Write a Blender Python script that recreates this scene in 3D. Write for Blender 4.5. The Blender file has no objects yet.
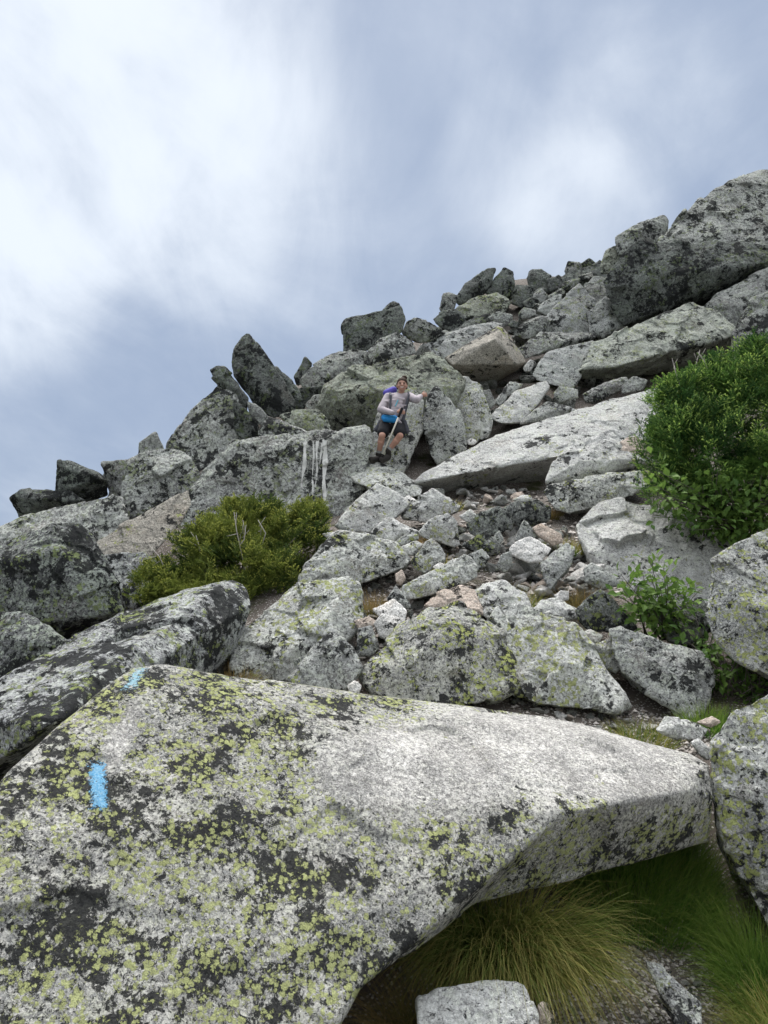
import bpy, bmesh, math, random
import numpy as np
from mathutils import Vector, Matrix
from mathutils.bvhtree import BVHTree

R = math.radians
scene = bpy.context.scene
col = scene.collection

# ------------------------------------------------------------------ camera
F = 760.0
PITCH = R(8.0)
EYE = np.array([0.0, 0.0, 1.6])
cam_d = bpy.data.cameras.new("camera")
cam_d.sensor_fit = 'VERTICAL'
cam_d.sensor_height = 36.0
cam_d.lens = 36.0 * F / 1024.0
cam_d.clip_start = 0.05
cam_d.clip_end = 20000
cam = bpy.data.objects.new("camera", cam_d)
cam.location = EYE
cam.rotation_euler = (R(90) + PITCH, 0, 0)
col.objects.link(cam)
scene.camera = cam
SP, CP = math.sin(PITCH), math.cos(PITCH)


def unp(x, y, D):
    """world point seen at photo position x, y and D metres away along the optical axis"""
    u = (x - 384.0) / F
    v = (512.0 - y) / F
    return np.array([EYE[0] + D * u, EYE[1] + D * (CP - v * SP), EYE[2] + D * (SP + v * CP)])


def pixdir(x, y):
    p = unp(x, y, 1.0) - EYE
    return p / np.linalg.norm(p)


# ------------------------------------------------------------------ light
SUN_EL, SUN_AZ = R(66), R(-14)      # azimuth measured from +Y, negative to the left
world = bpy.data.worlds.new("World")
scene.world = world
world.use_nodes = True
wn = world.node_tree
for n in list(wn.nodes):
    wn.nodes.remove(n)


class NT:
    def __init__(s, tree):
        s.t = tree

    def n(s, typ, **kw):
        nd = s.t.nodes.new(typ)
        for k, v in kw.items():
            setattr(nd, k, v)
        return nd

    def link(s, a, b):
        s.t.links.new(a, b)

    def put(s, sock, v):
        if isinstance(v, bpy.types.NodeSocket):
            s.link(v, sock)
        elif v is not None:
            if isinstance(v, (tuple, list)) and sock.type == 'RGBA' and len(v) == 3:
                v = (*v, 1.0)
            sock.default_value = v

    def m(s, op, a, b=None, c=None, clamp=False):
        nd = s.n('ShaderNodeMath', operation=op, use_clamp=clamp)
        s.put(nd.inputs[0], a)
        s.put(nd.inputs[1], b)
        s.put(nd.inputs[2], c)
        return nd.outputs[0]

    def vm(s, op, a, b=None, out=0):
        nd = s.n('ShaderNodeVectorMath', operation=op)
        s.put(nd.inputs[0], a)
        s.put(nd.inputs[1], b)
        return nd.outputs[out]

    def scale(s, a, k):
        nd = s.n('ShaderNodeVectorMath', operation='SCALE')
        s.put(nd.inputs[0], a)
        s.put(nd.inputs['Scale'], k)
        return nd.outputs[0]

    def mix(s, f, a, b):
        nd = s.n('ShaderNodeMix', data_type='RGBA')
        s.put(nd.inputs[0], f)
        s.put(nd.inputs[6], a)
        s.put(nd.inputs[7], b)
        return nd.outputs[2]

    def mulc(s, a, b):
        nd = s.n('ShaderNodeMix', data_type='RGBA', blend_type='MULTIPLY')
        nd.inputs[0].default_value = 1.0
        s.put(nd.inputs[6], a)
        s.put(nd.inputs[7], b)
        return nd.outputs[2]

    def noise(s, vec, scale, detail=4, rough=0.55, dist=0.0, out='Fac'):
        nd = s.n('ShaderNodeTexNoise')
        s.put(nd.inputs['Vector'], vec)
        s.put(nd.inputs['Scale'], scale)
        s.put(nd.inputs['Detail'], float(detail))
        s.put(nd.inputs['Roughness'], rough)
        s.put(nd.inputs['Distortion'], dist)
        return nd.outputs[out]

    def vor(s, vec, scale, feature='F1', out='Distance', rand=1.0):
        nd = s.n('ShaderNodeTexVoronoi', feature=feature)
        s.put(nd.inputs['Vector'], vec)
        s.put(nd.inputs['Scale'], scale)
        s.put(nd.inputs['Randomness'], rand)
        return nd.outputs[out]

    def ss(s, v, lo, hi, a=0.0, b=1.0):
        nd = s.n('ShaderNodeMapRange', interpolation_type='SMOOTHSTEP')
        s.put(nd.inputs[0], v)
        s.put(nd.inputs[1], lo)
        s.put(nd.inputs[2], hi)
        s.put(nd.inputs[3], a)
        s.put(nd.inputs[4], b)
        return nd.outputs[0]

    def hsv(s, c, h=0.5, sa=1.0, v=1.0):
        nd = s.n('ShaderNodeHueSaturation')
        s.put(nd.inputs['Hue'], h)
        s.put(nd.inputs['Saturation'], sa)
        s.put(nd.inputs['Value'], v)
        s.put(nd.inputs['Color'], c)
        return nd.outputs[0]

    def attr(s, name, out='Fac'):
        nd = s.n('ShaderNodeAttribute', attribute_name=name)
        return nd.outputs[out]


W = NT(wn)
sky = W.n('ShaderNodeTexSky', sky_type='NISHITA')
sky.sun_disc = False
sky.sun_elevation = SUN_EL
sky.sun_rotation = SUN_AZ
sky.air_density = 1.0
sky.dust_density = 2.0
gen = W.n('ShaderNodeTexCoord').outputs['Generated']
gen = W.vm('NORMALIZE', gen)
sx = W.n('ShaderNodeSeparateXYZ')
W.link(gen, sx.inputs[0])
zc = W.m('ADD', W.m('MAXIMUM', sx.outputs['Z'], 0.0), 0.22)
cx = W.n('ShaderNodeCombineXYZ')
W.link(W.m('DIVIDE', sx.outputs['X'], zc), cx.inputs[0])
W.link(W.m('DIVIDE', sx.outputs['Y'], zc), cx.inputs[1])
plane = cx.outputs[0]                      # a flat cloud deck seen in perspective
stretch = W.vm('MULTIPLY', plane, (1.0, 0.62, 1.0))
n_big = W.noise(W.vm('ADD', W.vm('MULTIPLY', gen, (1.0, 0.8, 1.25)), (0.4, 1.3, 0.2)), 3.6, 9, 0.58, 0.45)
n_soft = W.noise(W.vm('ADD', stretch, (7.3, 2.1, 0.0)), 3.4, 4, 0.5, 0.2)


def lobe(x, y, half, soft):
    d = pixdir(x, y)
    dp = W.vm('DOT_PRODUCT', gen, tuple(d), out=1)
    return W.ss(dp, math.cos(R(soft)), math.cos(R(half)))


def addl(vals):
    a = vals[0]
    for b in vals[1:]:
        a = W.m('ADD', a, b)
    return a


bright = addl([
    W.m('MULTIPLY', lobe(130, 110, 1, 17), 0.44),
    W.m('MULTIPLY', lobe(5, 285, 0, 8), 0.40),
    W.m('MULTIPLY', lobe(20, 60, 2, 20), 0.16),
    W.m('MULTIPLY', lobe(580, 225, 0, 7), 0.26),
    W.m('MULTIPLY', lobe(640, 110, 0, 7), 0.22),
    W.m('MULTIPLY', lobe(525, 170, 0, 7), 0.16),
    W.m('MULTIPLY', lobe(260, 190, 1, 12), 0.16),
])
n_wisp = W.noise(W.vm('ADD', W.vm('MULTIPLY', plane, (1.0, 0.40, 1.0)), (2.0, 5.0, 0.0)), 4.4, 9, 0.60, 0.6)
texture_part = addl([W.m('MULTIPLY', W.m('SUBTRACT', n_wisp, 0.5), 1.0), W.m('MULTIPLY', W.m('SUBTRACT', n_big, 0.5), 1.35), W.m('MULTIPLY', W.m('SUBTRACT', n_soft, 0.5), 0.55)])
cover = W.m('ADD', bright, W.m('MULTIPLY', texture_part, W.m('ADD', 0.42, W.m('MULTIPLY', bright, 0.75))))
cover = W.ss(cover, -0.22, 0.78)
# brighter overcast over the top, where the sun stands behind the cloud
sun_dir = np.array([math.sin(SUN_AZ) * math.cos(SUN_EL), math.cos(SUN_AZ) * math.cos(SUN_EL), math.sin(SUN_EL)])
glow = W.ss(W.vm('DOT_PRODUCT', gen, tuple(sun_dir), out=1), math.cos(R(25)), 1.0)
grey = (0.198, 0.248, 0.342)
white = (0.515, 0.555, 0.605)
deck = W.mix(cover, grey, white)
deck = W.mix(W.ss(sx.outputs['Z'], 0.74, 0.92), deck, (1.92, 1.95, 1.99))
deck = W.vm('ADD', deck, W.scale((3.2, 3.05, 2.9), glow))
behind = W.ss(sx.outputs['Y'], 0.25, -0.35)
deck = W.mix(W.m('MULTIPLY', W.m('MULTIPLY', behind, 0.9), W.ss(sx.outputs['Z'], 0.85, 0.6)), deck, (0.62, 0.64, 0.66))
SKYK = 0.08
mixed = W.mix(0.92, sky.outputs[0], W.scale(deck, 1.0 / SKYK))
bg = W.n('ShaderNodeBackground')
W.link(mixed, bg.inputs['Color'])
bg.inputs['Strength'].default_value = SKYK
wo = W.n('ShaderNodeOutputWorld')
W.link(bg.outputs[0], wo.inputs['Surface'])

sun_d = bpy.data.lights.new("sun", 'SUN')
sun_d.energy = 1.5
sun_d.angle = R(11)
sun_d.color = (1.0, 0.96, 0.9)
sun = bpy.data.objects.new("sun", sun_d)
sun.rotation_euler = Vector(sun_dir).to_track_quat('Z', 'Y').to_euler()
sun.location = (0, 10, 60)
col.objects.link(sun)

scene.view_settings.view_transform = 'Standard'
scene.view_settings.look = 'None'
scene.view_settings.gamma = 1.0
scene.view_settings.exposure = 0.82
scene.render.resolution_x, scene.render.resolution_y = 768, 1024

# ------------------------------------------------------------------ numpy noise


def _h(ix, iy, iz, seed):
    n = (ix * 374761393 + iy * 668265263 + iz * 1274126177 + seed * 974634521) & 0xFFFFFFFF
    n = ((n ^ (n >> 13)) * 1274126177) & 0xFFFFFFFF
    n = n ^ (n >> 16)
    return (n & 0xFFFF) / 32767.5 - 1.0


def vnoise(p, seed=0):
    p = np.asarray(p, dtype=np.float64)
    i = np.floor(p).astype(np.int64)
    f = p - i
    f = f * f * f * (f * (f * 6 - 15) + 10)
    r = 0.0
    for a in (0, 1):
        wx = f[:, 0] if a else 1 - f[:, 0]
        for b in (0, 1):
            wy = f[:, 1] if b else 1 - f[:, 1]
            for c in (0, 1):
                wz = f[:, 2] if c else 1 - f[:, 2]
                r = r + wx * wy * wz * _h(i[:, 0] + a, i[:, 1] + b, i[:, 2] + c, seed)
    return r


def fbm(p, seed=0, octv=3, gain=0.5):
    r, a, t = 0, 1.0, 0
    for o in range(octv):
        r = r + a * vnoise(p * (2.03 ** o) + 17.3 * o, seed + o * 31)
        t += a
        a *= gain
    return r / t


# ------------------------------------------------------------------ helpers
def mesh_from(name, verts, faces, mat=None, smooth=True):
    me = bpy.data.meshes.new(name)
    verts = np.asarray(verts, dtype=np.float64)
    me.from_pydata([tuple(v) for v in verts], [], [tuple(int(i) for i in f) for f in faces])
    if smooth:
        me.polygons.foreach_set('use_smooth', [True] * len(me.polygons))
    if mat:
        me.materials.append(mat)
    me.update()
    return me


def obj(name, me, parent=None, loc=None):
    o = bpy.data.objects.new(name, me)
    col.objects.link(o)
    if parent is not None:
        o.parent = parent
    if loc is not None:
        o.location = loc
    return o


def tag(o, label=None, cat=None, group=None, kind=None):
    if label:
        o['label'] = label
    if cat:
        o['category'] = cat
    if group:
        o['group'] = group
    if kind:
        o['kind'] = kind
    return o


def remesh(me, vox):
    """voxel union of everything in a mesh, as plain arrays"""
    o = bpy.data.objects.new("work", me)
    col.objects.link(o)
    md = o.modifiers.new("r", 'REMESH')
    md.mode = 'VOXEL'
    md.voxel_size = vox
    md.adaptivity = 0
    dg = bpy.context.evaluated_depsgraph_get()
    ev = o.evaluated_get(dg).to_mesh()
    v = np.empty(len(ev.vertices) * 3)
    ev.vertices.foreach_get('co', v)
    v = v.reshape(-1, 3)
    q = np.empty(len(ev.loops), dtype=np.int32)
    ev.loops.foreach_get('vertex_index', q)
    q = q.reshape(-1, 4).copy()
    o.evaluated_get(dg).to_mesh_clear()
    bpy.data.objects.remove(o)
    bpy.data.meshes.remove(me)
    return v, q


def lap(v, q, it, k=0.5):
    e = np.concatenate([q[:, [0, 1]], q[:, [1, 2]], q[:, [2, 3]], q[:, [3, 0]]])
    n = len(v)
    cnt = np.bincount(e[:, 0], minlength=n) + np.bincount(e[:, 1], minlength=n)
    cnt = np.maximum(cnt, 1)
    for _ in range(it):
        s = np.empty_like(v)
        for c in range(3):
            s[:, c] = np.bincount(e[:, 0], v[e[:, 1], c], n) + np.bincount(e[:, 1], v[e[:, 0], c], n)
        v = v + k * (s / cnt[:, None] - v)
    return v


def normals(v, q):
    fn = np.cross(v[q[:, 2]] - v[q[:, 0]], v[q[:, 3]] - v[q[:, 1]])
    n = np.zeros_like(v)
    for c in range(3):
        for k in range(4):
            n[:, c] += np.bincount(q[:, k], fn[:, c], len(v))
    return n / np.maximum(np.linalg.norm(n, axis=1, keepdims=True), 1e-12)


def mesh_quads(name, v, q, mat):
    me = bpy.data.meshes.new(name)
    me.vertices.add(len(v))
    me.vertices.foreach_set('co', v.astype(np.float32).ravel())
    k = q.shape[1]
    me.loops.add(q.size)
    me.loops.foreach_set('vertex_index', q.astype(np.int32).ravel())
    me.polygons.add(len(q))
    me.polygons.foreach_set('loop_start', np.arange(0, q.size, k, dtype=np.int32))
    me.polygons.foreach_set('use_smooth', np.ones(len(q), dtype=bool))
    me.update(calc_edges=True)
    me.validate()
    if mat:
        me.materials.append(mat)
    return me


# ------------------------------------------------------------------ materials
def new_mat(name):
    m = bpy.data.materials.new(name)
    m.use_nodes = True
    t = m.node_tree
    for n in list(t.nodes):
        t.nodes.remove(n)
    T = NT(t)
    out = T.n('ShaderNodeOutputMaterial')
    b = T.n('ShaderNodeBsdfPrincipled')
    T.link(b.outputs[0], out.inputs[0])
    b.inputs['Roughness'].default_value = 0.9
    b.inputs['Specular IOR Level'].default_value = 0.2
    return m, T, b, out


def rock_mat(name, base=(0.30, 0.30, 0.30), grey=0.4, black=0.2, green=0.2, fine=1.0, greencol=(0.33, 0.37, 0.12), size=1.0, worn=None, dark=(0.008, 0.0085, 0.009), stain=0.0, greycol=(0.40, 0.43, 0.40)):
    """speckled granite under grey, black and yellow-green crust lichen. grey/black/green are the shares covered."""
    m, T, b, out = new_mat(name)
    tc = T.n('ShaderNodeTexCoord').outputs['Object']
    rnd = T.n('ShaderNodeObjectInfo').outputs['Random']
    off = T.n('ShaderNodeCombineXYZ')
    T.link(T.m('MULTIPLY', rnd, 91.0), off.inputs[0])
    T.link(T.m('MULTIPLY', rnd, 53.0), off.inputs[1])
    T.link(T.m('MULTIPLY', rnd, 29.0), off.inputs[2])
    p0 = T.vm('ADD', tc, off.outputs[0])
    p = T.scale(p0, 1.0 / size)
    warp = T.noise(p, 13.0, 3, 0.6, out='Color')
    pw = T.vm('ADD', p, T.scale(T.vm('SUBTRACT', warp, (0.5, 0.5, 0.5)), 0.075))
    # granite
    g1 = T.noise(p, 170.0 * fine, 2, 0.6)
    g2 = T.vor(p, 105.0 * fine, out='Color')
    sp = T.n('ShaderNodeSeparateColor')
    T.link(g2, sp.inputs[0])
    tone = T.m('ADD', T.m('MULTIPLY', sp.outputs[0], 0.55), T.m('MULTIPLY', g1, 0.9))
    tone = T.ss(tone, 0.3, 1.1, 0.45, 1.45)
    big = T.noise(p, 1.3, 4, 0.6)
    mid = T.noise(p, 7.0, 5, 0.65)
    tone = T.m('MULTIPLY', tone, T.ss(big, 0.3, 0.7, 0.84, 1.14))
    tone = T.m('MULTIPLY', tone, T.ss(mid, 0.3, 0.7, 0.80, 1.16))
    gran = T.scale(base, tone)
    warm = T.noise(T.vm('ADD', p, (3.1, 8.2, 5.5)), 2.6, 4, 0.6)
    gran = T.mix(T.ss(warm, 0.52, 0.75, 0.0, 0.45), gran, T.mulc(gran, (1.12, 0.98, 0.84)))
    colr = gran
    region = T.noise(T.vm('ADD', p, (11.0, 4.0, 9.0)), 2.1, 4, 0.6)
    region2 = T.noise(T.vm('ADD', p, (31.0, 14.0, 2.0)), 2.6, 4, 0.6)
    wm = None
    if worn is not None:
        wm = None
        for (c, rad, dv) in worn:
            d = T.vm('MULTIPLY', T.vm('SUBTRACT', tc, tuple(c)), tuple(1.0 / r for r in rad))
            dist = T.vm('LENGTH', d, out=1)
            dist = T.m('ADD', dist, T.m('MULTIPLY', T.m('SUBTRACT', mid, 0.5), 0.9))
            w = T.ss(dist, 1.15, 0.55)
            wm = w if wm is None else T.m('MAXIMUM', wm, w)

    def thr(share, spread=0.16):
        # noise level that leaves about that share covered
        return 0.5 + spread * (1.0 - 2.0 * share)

    # grey crust
    gp = T.noise(pw, 30.0, 7, 0.74)
    gv = T.m('ADD', gp, T.m('MULTIPLY', T.m('SUBTRACT', region, 0.5), 0.30))
    k = thr(grey, 0.13)
    fg = T.ss(gv, k - 0.012, k + 0.02)
    gtone = T.ss(T.noise(p, 75, 4, 0.7), 0.25, 0.75, 0.62, 1.3)
    gcol = T.scale(greycol, gtone)
    gcol = T.mix(T.ss(T.noise(T.vm('ADD', p, (1, 2, 3)), 9.0, 4, 0.7), 0.45, 0.6), gcol, T.mulc(gcol, (0.98, 1.0, 0.93)))
    colr = T.mix(T.m('MULTIPLY', fg, 0.85), colr, gcol)
    # black crust: large ragged patches and a scatter of small spots
    bp = T.noise(T.vm('ADD', pw, (5.0, 1.0, 3.0)), 12.0, 9, 0.76)
    bv = T.m('ADD', bp, T.m('MULTIPLY', T.m('SUBTRACT', region2, 0.5), 0.75))
    bs = T.noise(T.vm('ADD', pw, (2.0, 9.0, 6.0)), 42.0, 5, 0.7)
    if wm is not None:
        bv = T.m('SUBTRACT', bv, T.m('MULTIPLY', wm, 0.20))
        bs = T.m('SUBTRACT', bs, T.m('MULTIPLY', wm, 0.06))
    k = thr(black, 0.14)
    fb = T.ss(bv, k - 0.008, k + 0.014)
    k2 = thr(black * 0.55, 0.15)
    fb = T.m('MAXIMUM', fb, T.ss(bs, k2 - 0.01, k2 + 0.02))
    bcol = T.mix(T.noise(p, 45, 3, 0.6), dark, tuple(2.8 * d for d in dark))
    colr = T.mix(T.m('MULTIPLY', fb, 0.93), colr, bcol)
    # yellow-green crust: ragged map-like colonies broken into small flakes
    pv = T.vm('ADD', p, T.scale(T.vm('SUBTRACT', T.noise(p, 36.0, 5, 0.7, out='Color'), (0.5, 0.5, 0.5)), 0.07))
    cell = T.n('ShaderNodeTexVoronoi', feature='F1')
    T.link(pv, cell.inputs['Vector'])
    cell.inputs['Scale'].default_value = 26.0
    cs = T.n('ShaderNodeSeparateColor')
    T.link(cell.outputs['Color'], cs.inputs[0])
    rad = T.m('ADD', T.m('MULTIPLY', cs.outputs[0], 0.50), 0.22)
    blob = T.ss(T.m('SUBTRACT', rad, cell.outputs['Distance']), -0.02, 0.04)
    yv = T.m('ADD', T.m('MULTIPLY', T.m('SUBTRACT', cs.outputs[1], 0.5), 0.13), T.m('ADD', T.noise(T.vm('ADD', p, (2.0, 7.0, 1.0)), 4.2, 6, 0.7), T.m('MULTIPLY', T.m('SUBTRACT', T.noise(T.vm('ADD', p, (12.0, 3.0, 41.0)), 1.4, 3, 0.5), 0.5), 0.45)))
    yv = T.m('ADD', yv, T.m('MULTIPLY', T.m('SUBTRACT', T.noise(pv, 38.0, 5, 0.75), 0.5), 0.30))
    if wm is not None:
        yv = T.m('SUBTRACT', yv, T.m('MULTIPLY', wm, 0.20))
    k = thr(green, 0.15)
    fy = T.m('MULTIPLY', blob, T.ss(yv, k - 0.008, k + 0.02))
    crack = T.ss(T.noise(p, 130, 4, 0.75), 0.36, 0.52)
    ycol = T.mix(T.noise(p, 16, 3, 0.6), tuple(0.70 * c for c in greencol), tuple(1.22 * c for c in greencol))
    ycol = T.mix(crack, T.scale(ycol, 0.5), ycol)
    colr = T.mix(T.m('MULTIPLY', fy, 0.90 if green > 0 else 0.0), colr, ycol)
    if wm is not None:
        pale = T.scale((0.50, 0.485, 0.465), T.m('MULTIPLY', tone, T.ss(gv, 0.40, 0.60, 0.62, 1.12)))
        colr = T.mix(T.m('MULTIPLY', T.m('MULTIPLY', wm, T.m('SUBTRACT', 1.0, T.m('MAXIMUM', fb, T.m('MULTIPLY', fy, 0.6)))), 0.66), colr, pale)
    if stain > 0:
        sn = T.noise(T.vm('MULTIPLY', p, (1.0, 1.0, 0.3)), 3.0, 5, 0.65)
        colr = T.mix(T.ss(sn, 0.5, 0.68, 0, stain), colr, T.mulc(colr, (0.42, 0.43, 0.42)))
    T.put(b.inputs['Base Color'], colr)
    b.inputs['Roughness'].default_value = 0.95
    b.inputs['Specular IOR Level'].default_value = 0.08
    # relief
    hgt = addT(T, [T.m('MULTIPLY', T.noise(p, 26, 6, 0.7), 1.0), T.m('MULTIPLY', fg, 0.10), T.m('MULTIPLY', fb, 0.16), T.m('MULTIPLY', fy, 0.18), T.m('MULTIPLY', T.noise(p, 8, 5, 0.65), 1.3), T.m('MULTIPLY', g1, 0.25)])
    bp_ = T.n('ShaderNodeBump')
    bp_.inputs['Strength'].default_value = 1.0
    bp_.inputs['Distance'].default_value = 0.022 * size
    T.link(hgt, bp_.inputs['Height'])
    T.link(bp_.outputs[0], b.inputs['Normal'])
    return m


def addT(T, vals):
    a = vals[0]
    for v in vals[1:]:
        a = T.m('ADD', a, v)
    return a


M = {}
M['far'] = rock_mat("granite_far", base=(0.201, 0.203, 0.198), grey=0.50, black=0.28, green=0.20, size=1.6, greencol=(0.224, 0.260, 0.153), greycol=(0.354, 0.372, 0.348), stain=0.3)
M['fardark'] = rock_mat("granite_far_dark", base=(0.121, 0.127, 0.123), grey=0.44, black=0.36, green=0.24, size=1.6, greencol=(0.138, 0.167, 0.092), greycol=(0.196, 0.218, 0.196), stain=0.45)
M['ledge'] = rock_mat("granite_ledge", base=(0.202, 0.204, 0.199), grey=0.56, black=0.30, green=0.22, size=1.4, greencol=(0.280, 0.314, 0.190), greycol=(0.437, 0.454, 0.426))
M['fargreen'] = rock_mat("granite_far_green", base=(0.190, 0.198, 0.167), grey=0.48, black=0.22, green=0.34, size=1.6, greencol=(0.253, 0.287, 0.149), greycol=(0.333, 0.356, 0.305))
M['farpg'] = rock_mat("granite_far_pale_green", base=(0.287, 0.299, 0.270), grey=0.50, black=0.17, green=0.26, size=1.5, greencol=(0.333, 0.368, 0.218), greycol=(0.425, 0.448, 0.397))
M['farpale'] = rock_mat("granite_far_pale", base=(0.302, 0.308, 0.302), grey=0.45, black=0.20, green=0.15, size=1.5, greencol=(0.291, 0.325, 0.190), greycol=(0.381, 0.403, 0.386))
M['tan'] = rock_mat("granite_tan", base=(0.30, 0.282, 0.248), grey=0.25, black=0.08, green=0.03, size=1.6, greycol=(0.35, 0.335, 0.30), stain=0.3)
M['tandark'] = rock_mat("granite_brown", base=(0.20, 0.185, 0.16), grey=0.16, black=0.10, green=0.03, size=1.6, greycol=(0.22, 0.20, 0.18), stain=0.4)
M['pale'] = rock_mat("granite_pale", base=(0.42, 0.42, 0.41), grey=0.50, black=0.15, green=0.12, size=1.0, greencol=(0.40, 0.42, 0.20), greycol=(0.58, 0.585, 0.565))
M['palegreen'] = rock_mat("granite_pale_green", base=(0.30, 0.305, 0.29), grey=0.54, black=0.17, green=0.30, size=1.0, greencol=(0.37, 0.40, 0.16), greycol=(0.54, 0.55, 0.525))
M['white'] = rock_mat("granite_white", base=(0.58, 0.57, 0.55), grey=0.15, black=0.03, green=0.0, size=0.8, greycol=(0.62, 0.62, 0.60))
M['slab'] = rock_mat("granite_slab", base=(0.40, 0.40, 0.39), grey=0.45, black=0.10, green=0.08, size=1.2, greycol=(0.53, 0.54, 0.52))
M['pink'] = rock_mat("granite_pink", base=(0.47, 0.40, 0.345), grey=0.16, black=0.06, green=0.0, size=0.8, greycol=(0.52, 0.47, 0.42))
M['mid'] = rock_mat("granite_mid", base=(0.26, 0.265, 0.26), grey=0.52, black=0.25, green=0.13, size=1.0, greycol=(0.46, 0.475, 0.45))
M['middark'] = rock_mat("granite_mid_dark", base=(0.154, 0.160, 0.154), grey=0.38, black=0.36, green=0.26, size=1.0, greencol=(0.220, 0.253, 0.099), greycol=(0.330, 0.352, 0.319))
M['leftdark'] = rock_mat("granite_left_dark", base=(0.15, 0.155, 0.155), grey=0.46, black=0.42, green=0.36, size=1.15, greencol=(0.24, 0.29, 0.13), greycol=(0.33, 0.36, 0.32))
M['leftslab'] = rock_mat("granite_left_slab", base=(0.26, 0.265, 0.27), grey=0.48, black=0.42, green=0.32, size=1.0, greencol=(0.30, 0.35, 0.14), greycol=(0.48, 0.50, 0.48))
M['lichen'] = rock_mat("granite_lichen", base=(0.29, 0.29, 0.28), grey=0.54, black=0.40, green=0.46, size=0.75, greencol=(0.42, 0.46, 0.16), greycol=(0.50, 0.50, 0.455))
M['lichen_right'] = rock_mat("granite_lichen_right", base=(0.28, 0.285, 0.28), grey=0.52, black=0.24, green=0.50, size=0.75, greencol=(0.43, 0.47, 0.17), greycol=(0.54, 0.545, 0.52))
_b0 = unp(400, 1060, 2.9)

# ------------------------------------------------------------------ rocks
DY = [(1060, 2.95), (1024, 3.2), (960, 3.55), (880, 4.05), (800, 4.6), (720, 5.3), (660, 6.2), (600, 7.5), (560, 8.6), (520, 9.9), (490, 11.2), (460, 12.8), (430, 14.4), (400, 16), (370, 17.7), (350, 19), (320, 21.5), (300, 23.5), (280, 25.5), (250, 28), (200, 33)]
_dy = sorted(DY)


def dfun(y):
    return float(np.interp(y, [a for a, _ in _dy], [b for _, b in _dy]))


def parse(s):
    out = []
    for t in s.split():
        D = None
        d = 0.0
        if '@' in t:
            t, D = t.split('@')
            D = float(D)
        c = [float(q) for q in t.split(',')]
        if len(c) > 2:
            d = c[2]
        out.append((c[0], c[1], d, D))
    return out


SUPPORT = []         # where rocks touch the hillside
ROCK_BVH = {}
seedc = [100]


def hull_planes_cut(bm, rng, cuts, amt):
    vs = np.array([v.co[:] for v in bm.verts])
    c = vs.mean(0)
    for _ in range(cuts):
        n = rng.normal(size=3)
        n[1] -= 0.5
        n[2] += 0.4
        n /= np.linalg.norm(n)
        h = ((vs - c) @ n).max()
        co = c + n * h * (1 - amt * rng.uniform(0.3, 1.0))
        bmesh.ops.bisect_plane(bm, geom=bm.verts[:] + bm.edges[:] + bm.faces[:], plane_co=co, plane_no=n, clear_outer=True)
        r = bmesh.ops.convex_hull(bm, input=bm.verts[:])
        kill = [g for g in r['geom_interior'] if isinstance(g, bmesh.types.BMVert)]
        if kill:
            bmesh.ops.delete(bm, geom=kill, context='VERTS')
        loose = [f for f in r['geom_unused']]
        vs = np.array([v.co[:] for v in bm.verts])


def hull_mesh(sets, rng, cuts, amt):
    me = bpy.data.meshes.new("hulls")
    V, Fc = [], []
    for pts in sets:
        bm = bmesh.new()
        for p in pts:
            bm.verts.new(p)
        r = bmesh.ops.convex_hull(bm, input=bm.verts[:])
        kill = list({g for g in r['geom_interior'] + r['geom_unused'] if isinstance(g, bmesh.types.BMVert)})
        if kill:
            bmesh.ops.delete(bm, geom=kill, context='VERTS')
        hull_planes_cut(bm, rng, cuts, amt)
        # a clean hull of what is left
        pts2 = [v.co.copy() for v in bm.verts]
        bm.free()
        bm = bmesh.new()
        for p in pts2:
            bm.verts.new(p)
        r = bmesh.ops.convex_hull(bm, input=bm.verts[:])
        kill = list({g for g in r['geom_interior'] + r['geom_unused'] if isinstance(g, bmesh.types.BMVert)})
        if kill:
            bmesh.ops.delete(bm, geom=kill, context='VERTS')
        bm.verts.index_update()
        o = len(V)
        V += [v.co[:] for v in bm.verts]
        Fc += [[o + v.index for v in f.verts] for f in bm.faces]
        bm.free()
    me.from_pydata(V, [], Fc)
    me.update()
    return me


def facets(v, s, size, tilt, rng, seed):
    """tilted little planes, as granite breaks"""
    n = int(min(160, max(12, 9 * (s / size) ** 2 * 0.5)))
    c = v[rng.integers(0, len(v), n)]
    t = rng.normal(size=(n, 3)) * tilt
    w = np.stack([fbm(v / size * 1.6 + 3, seed, 2), fbm(v / size * 1.6 + 9, seed + 1, 2), fbm(v / size * 1.6 + 21, seed + 2, 2)], 1) * size * 0.16
    vw = (v + w).astype(np.float32)
    c = c.astype(np.float32)
    d2 = (vw ** 2).sum(1)[:, None] - 2 * vw @ c.T + (c ** 2).sum(1)[None]
    k = d2.argmin(1)
    e = v - c[k]
    return np.clip((e * t[k]).sum(1), -0.3 * size, 0.3 * size)


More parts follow.
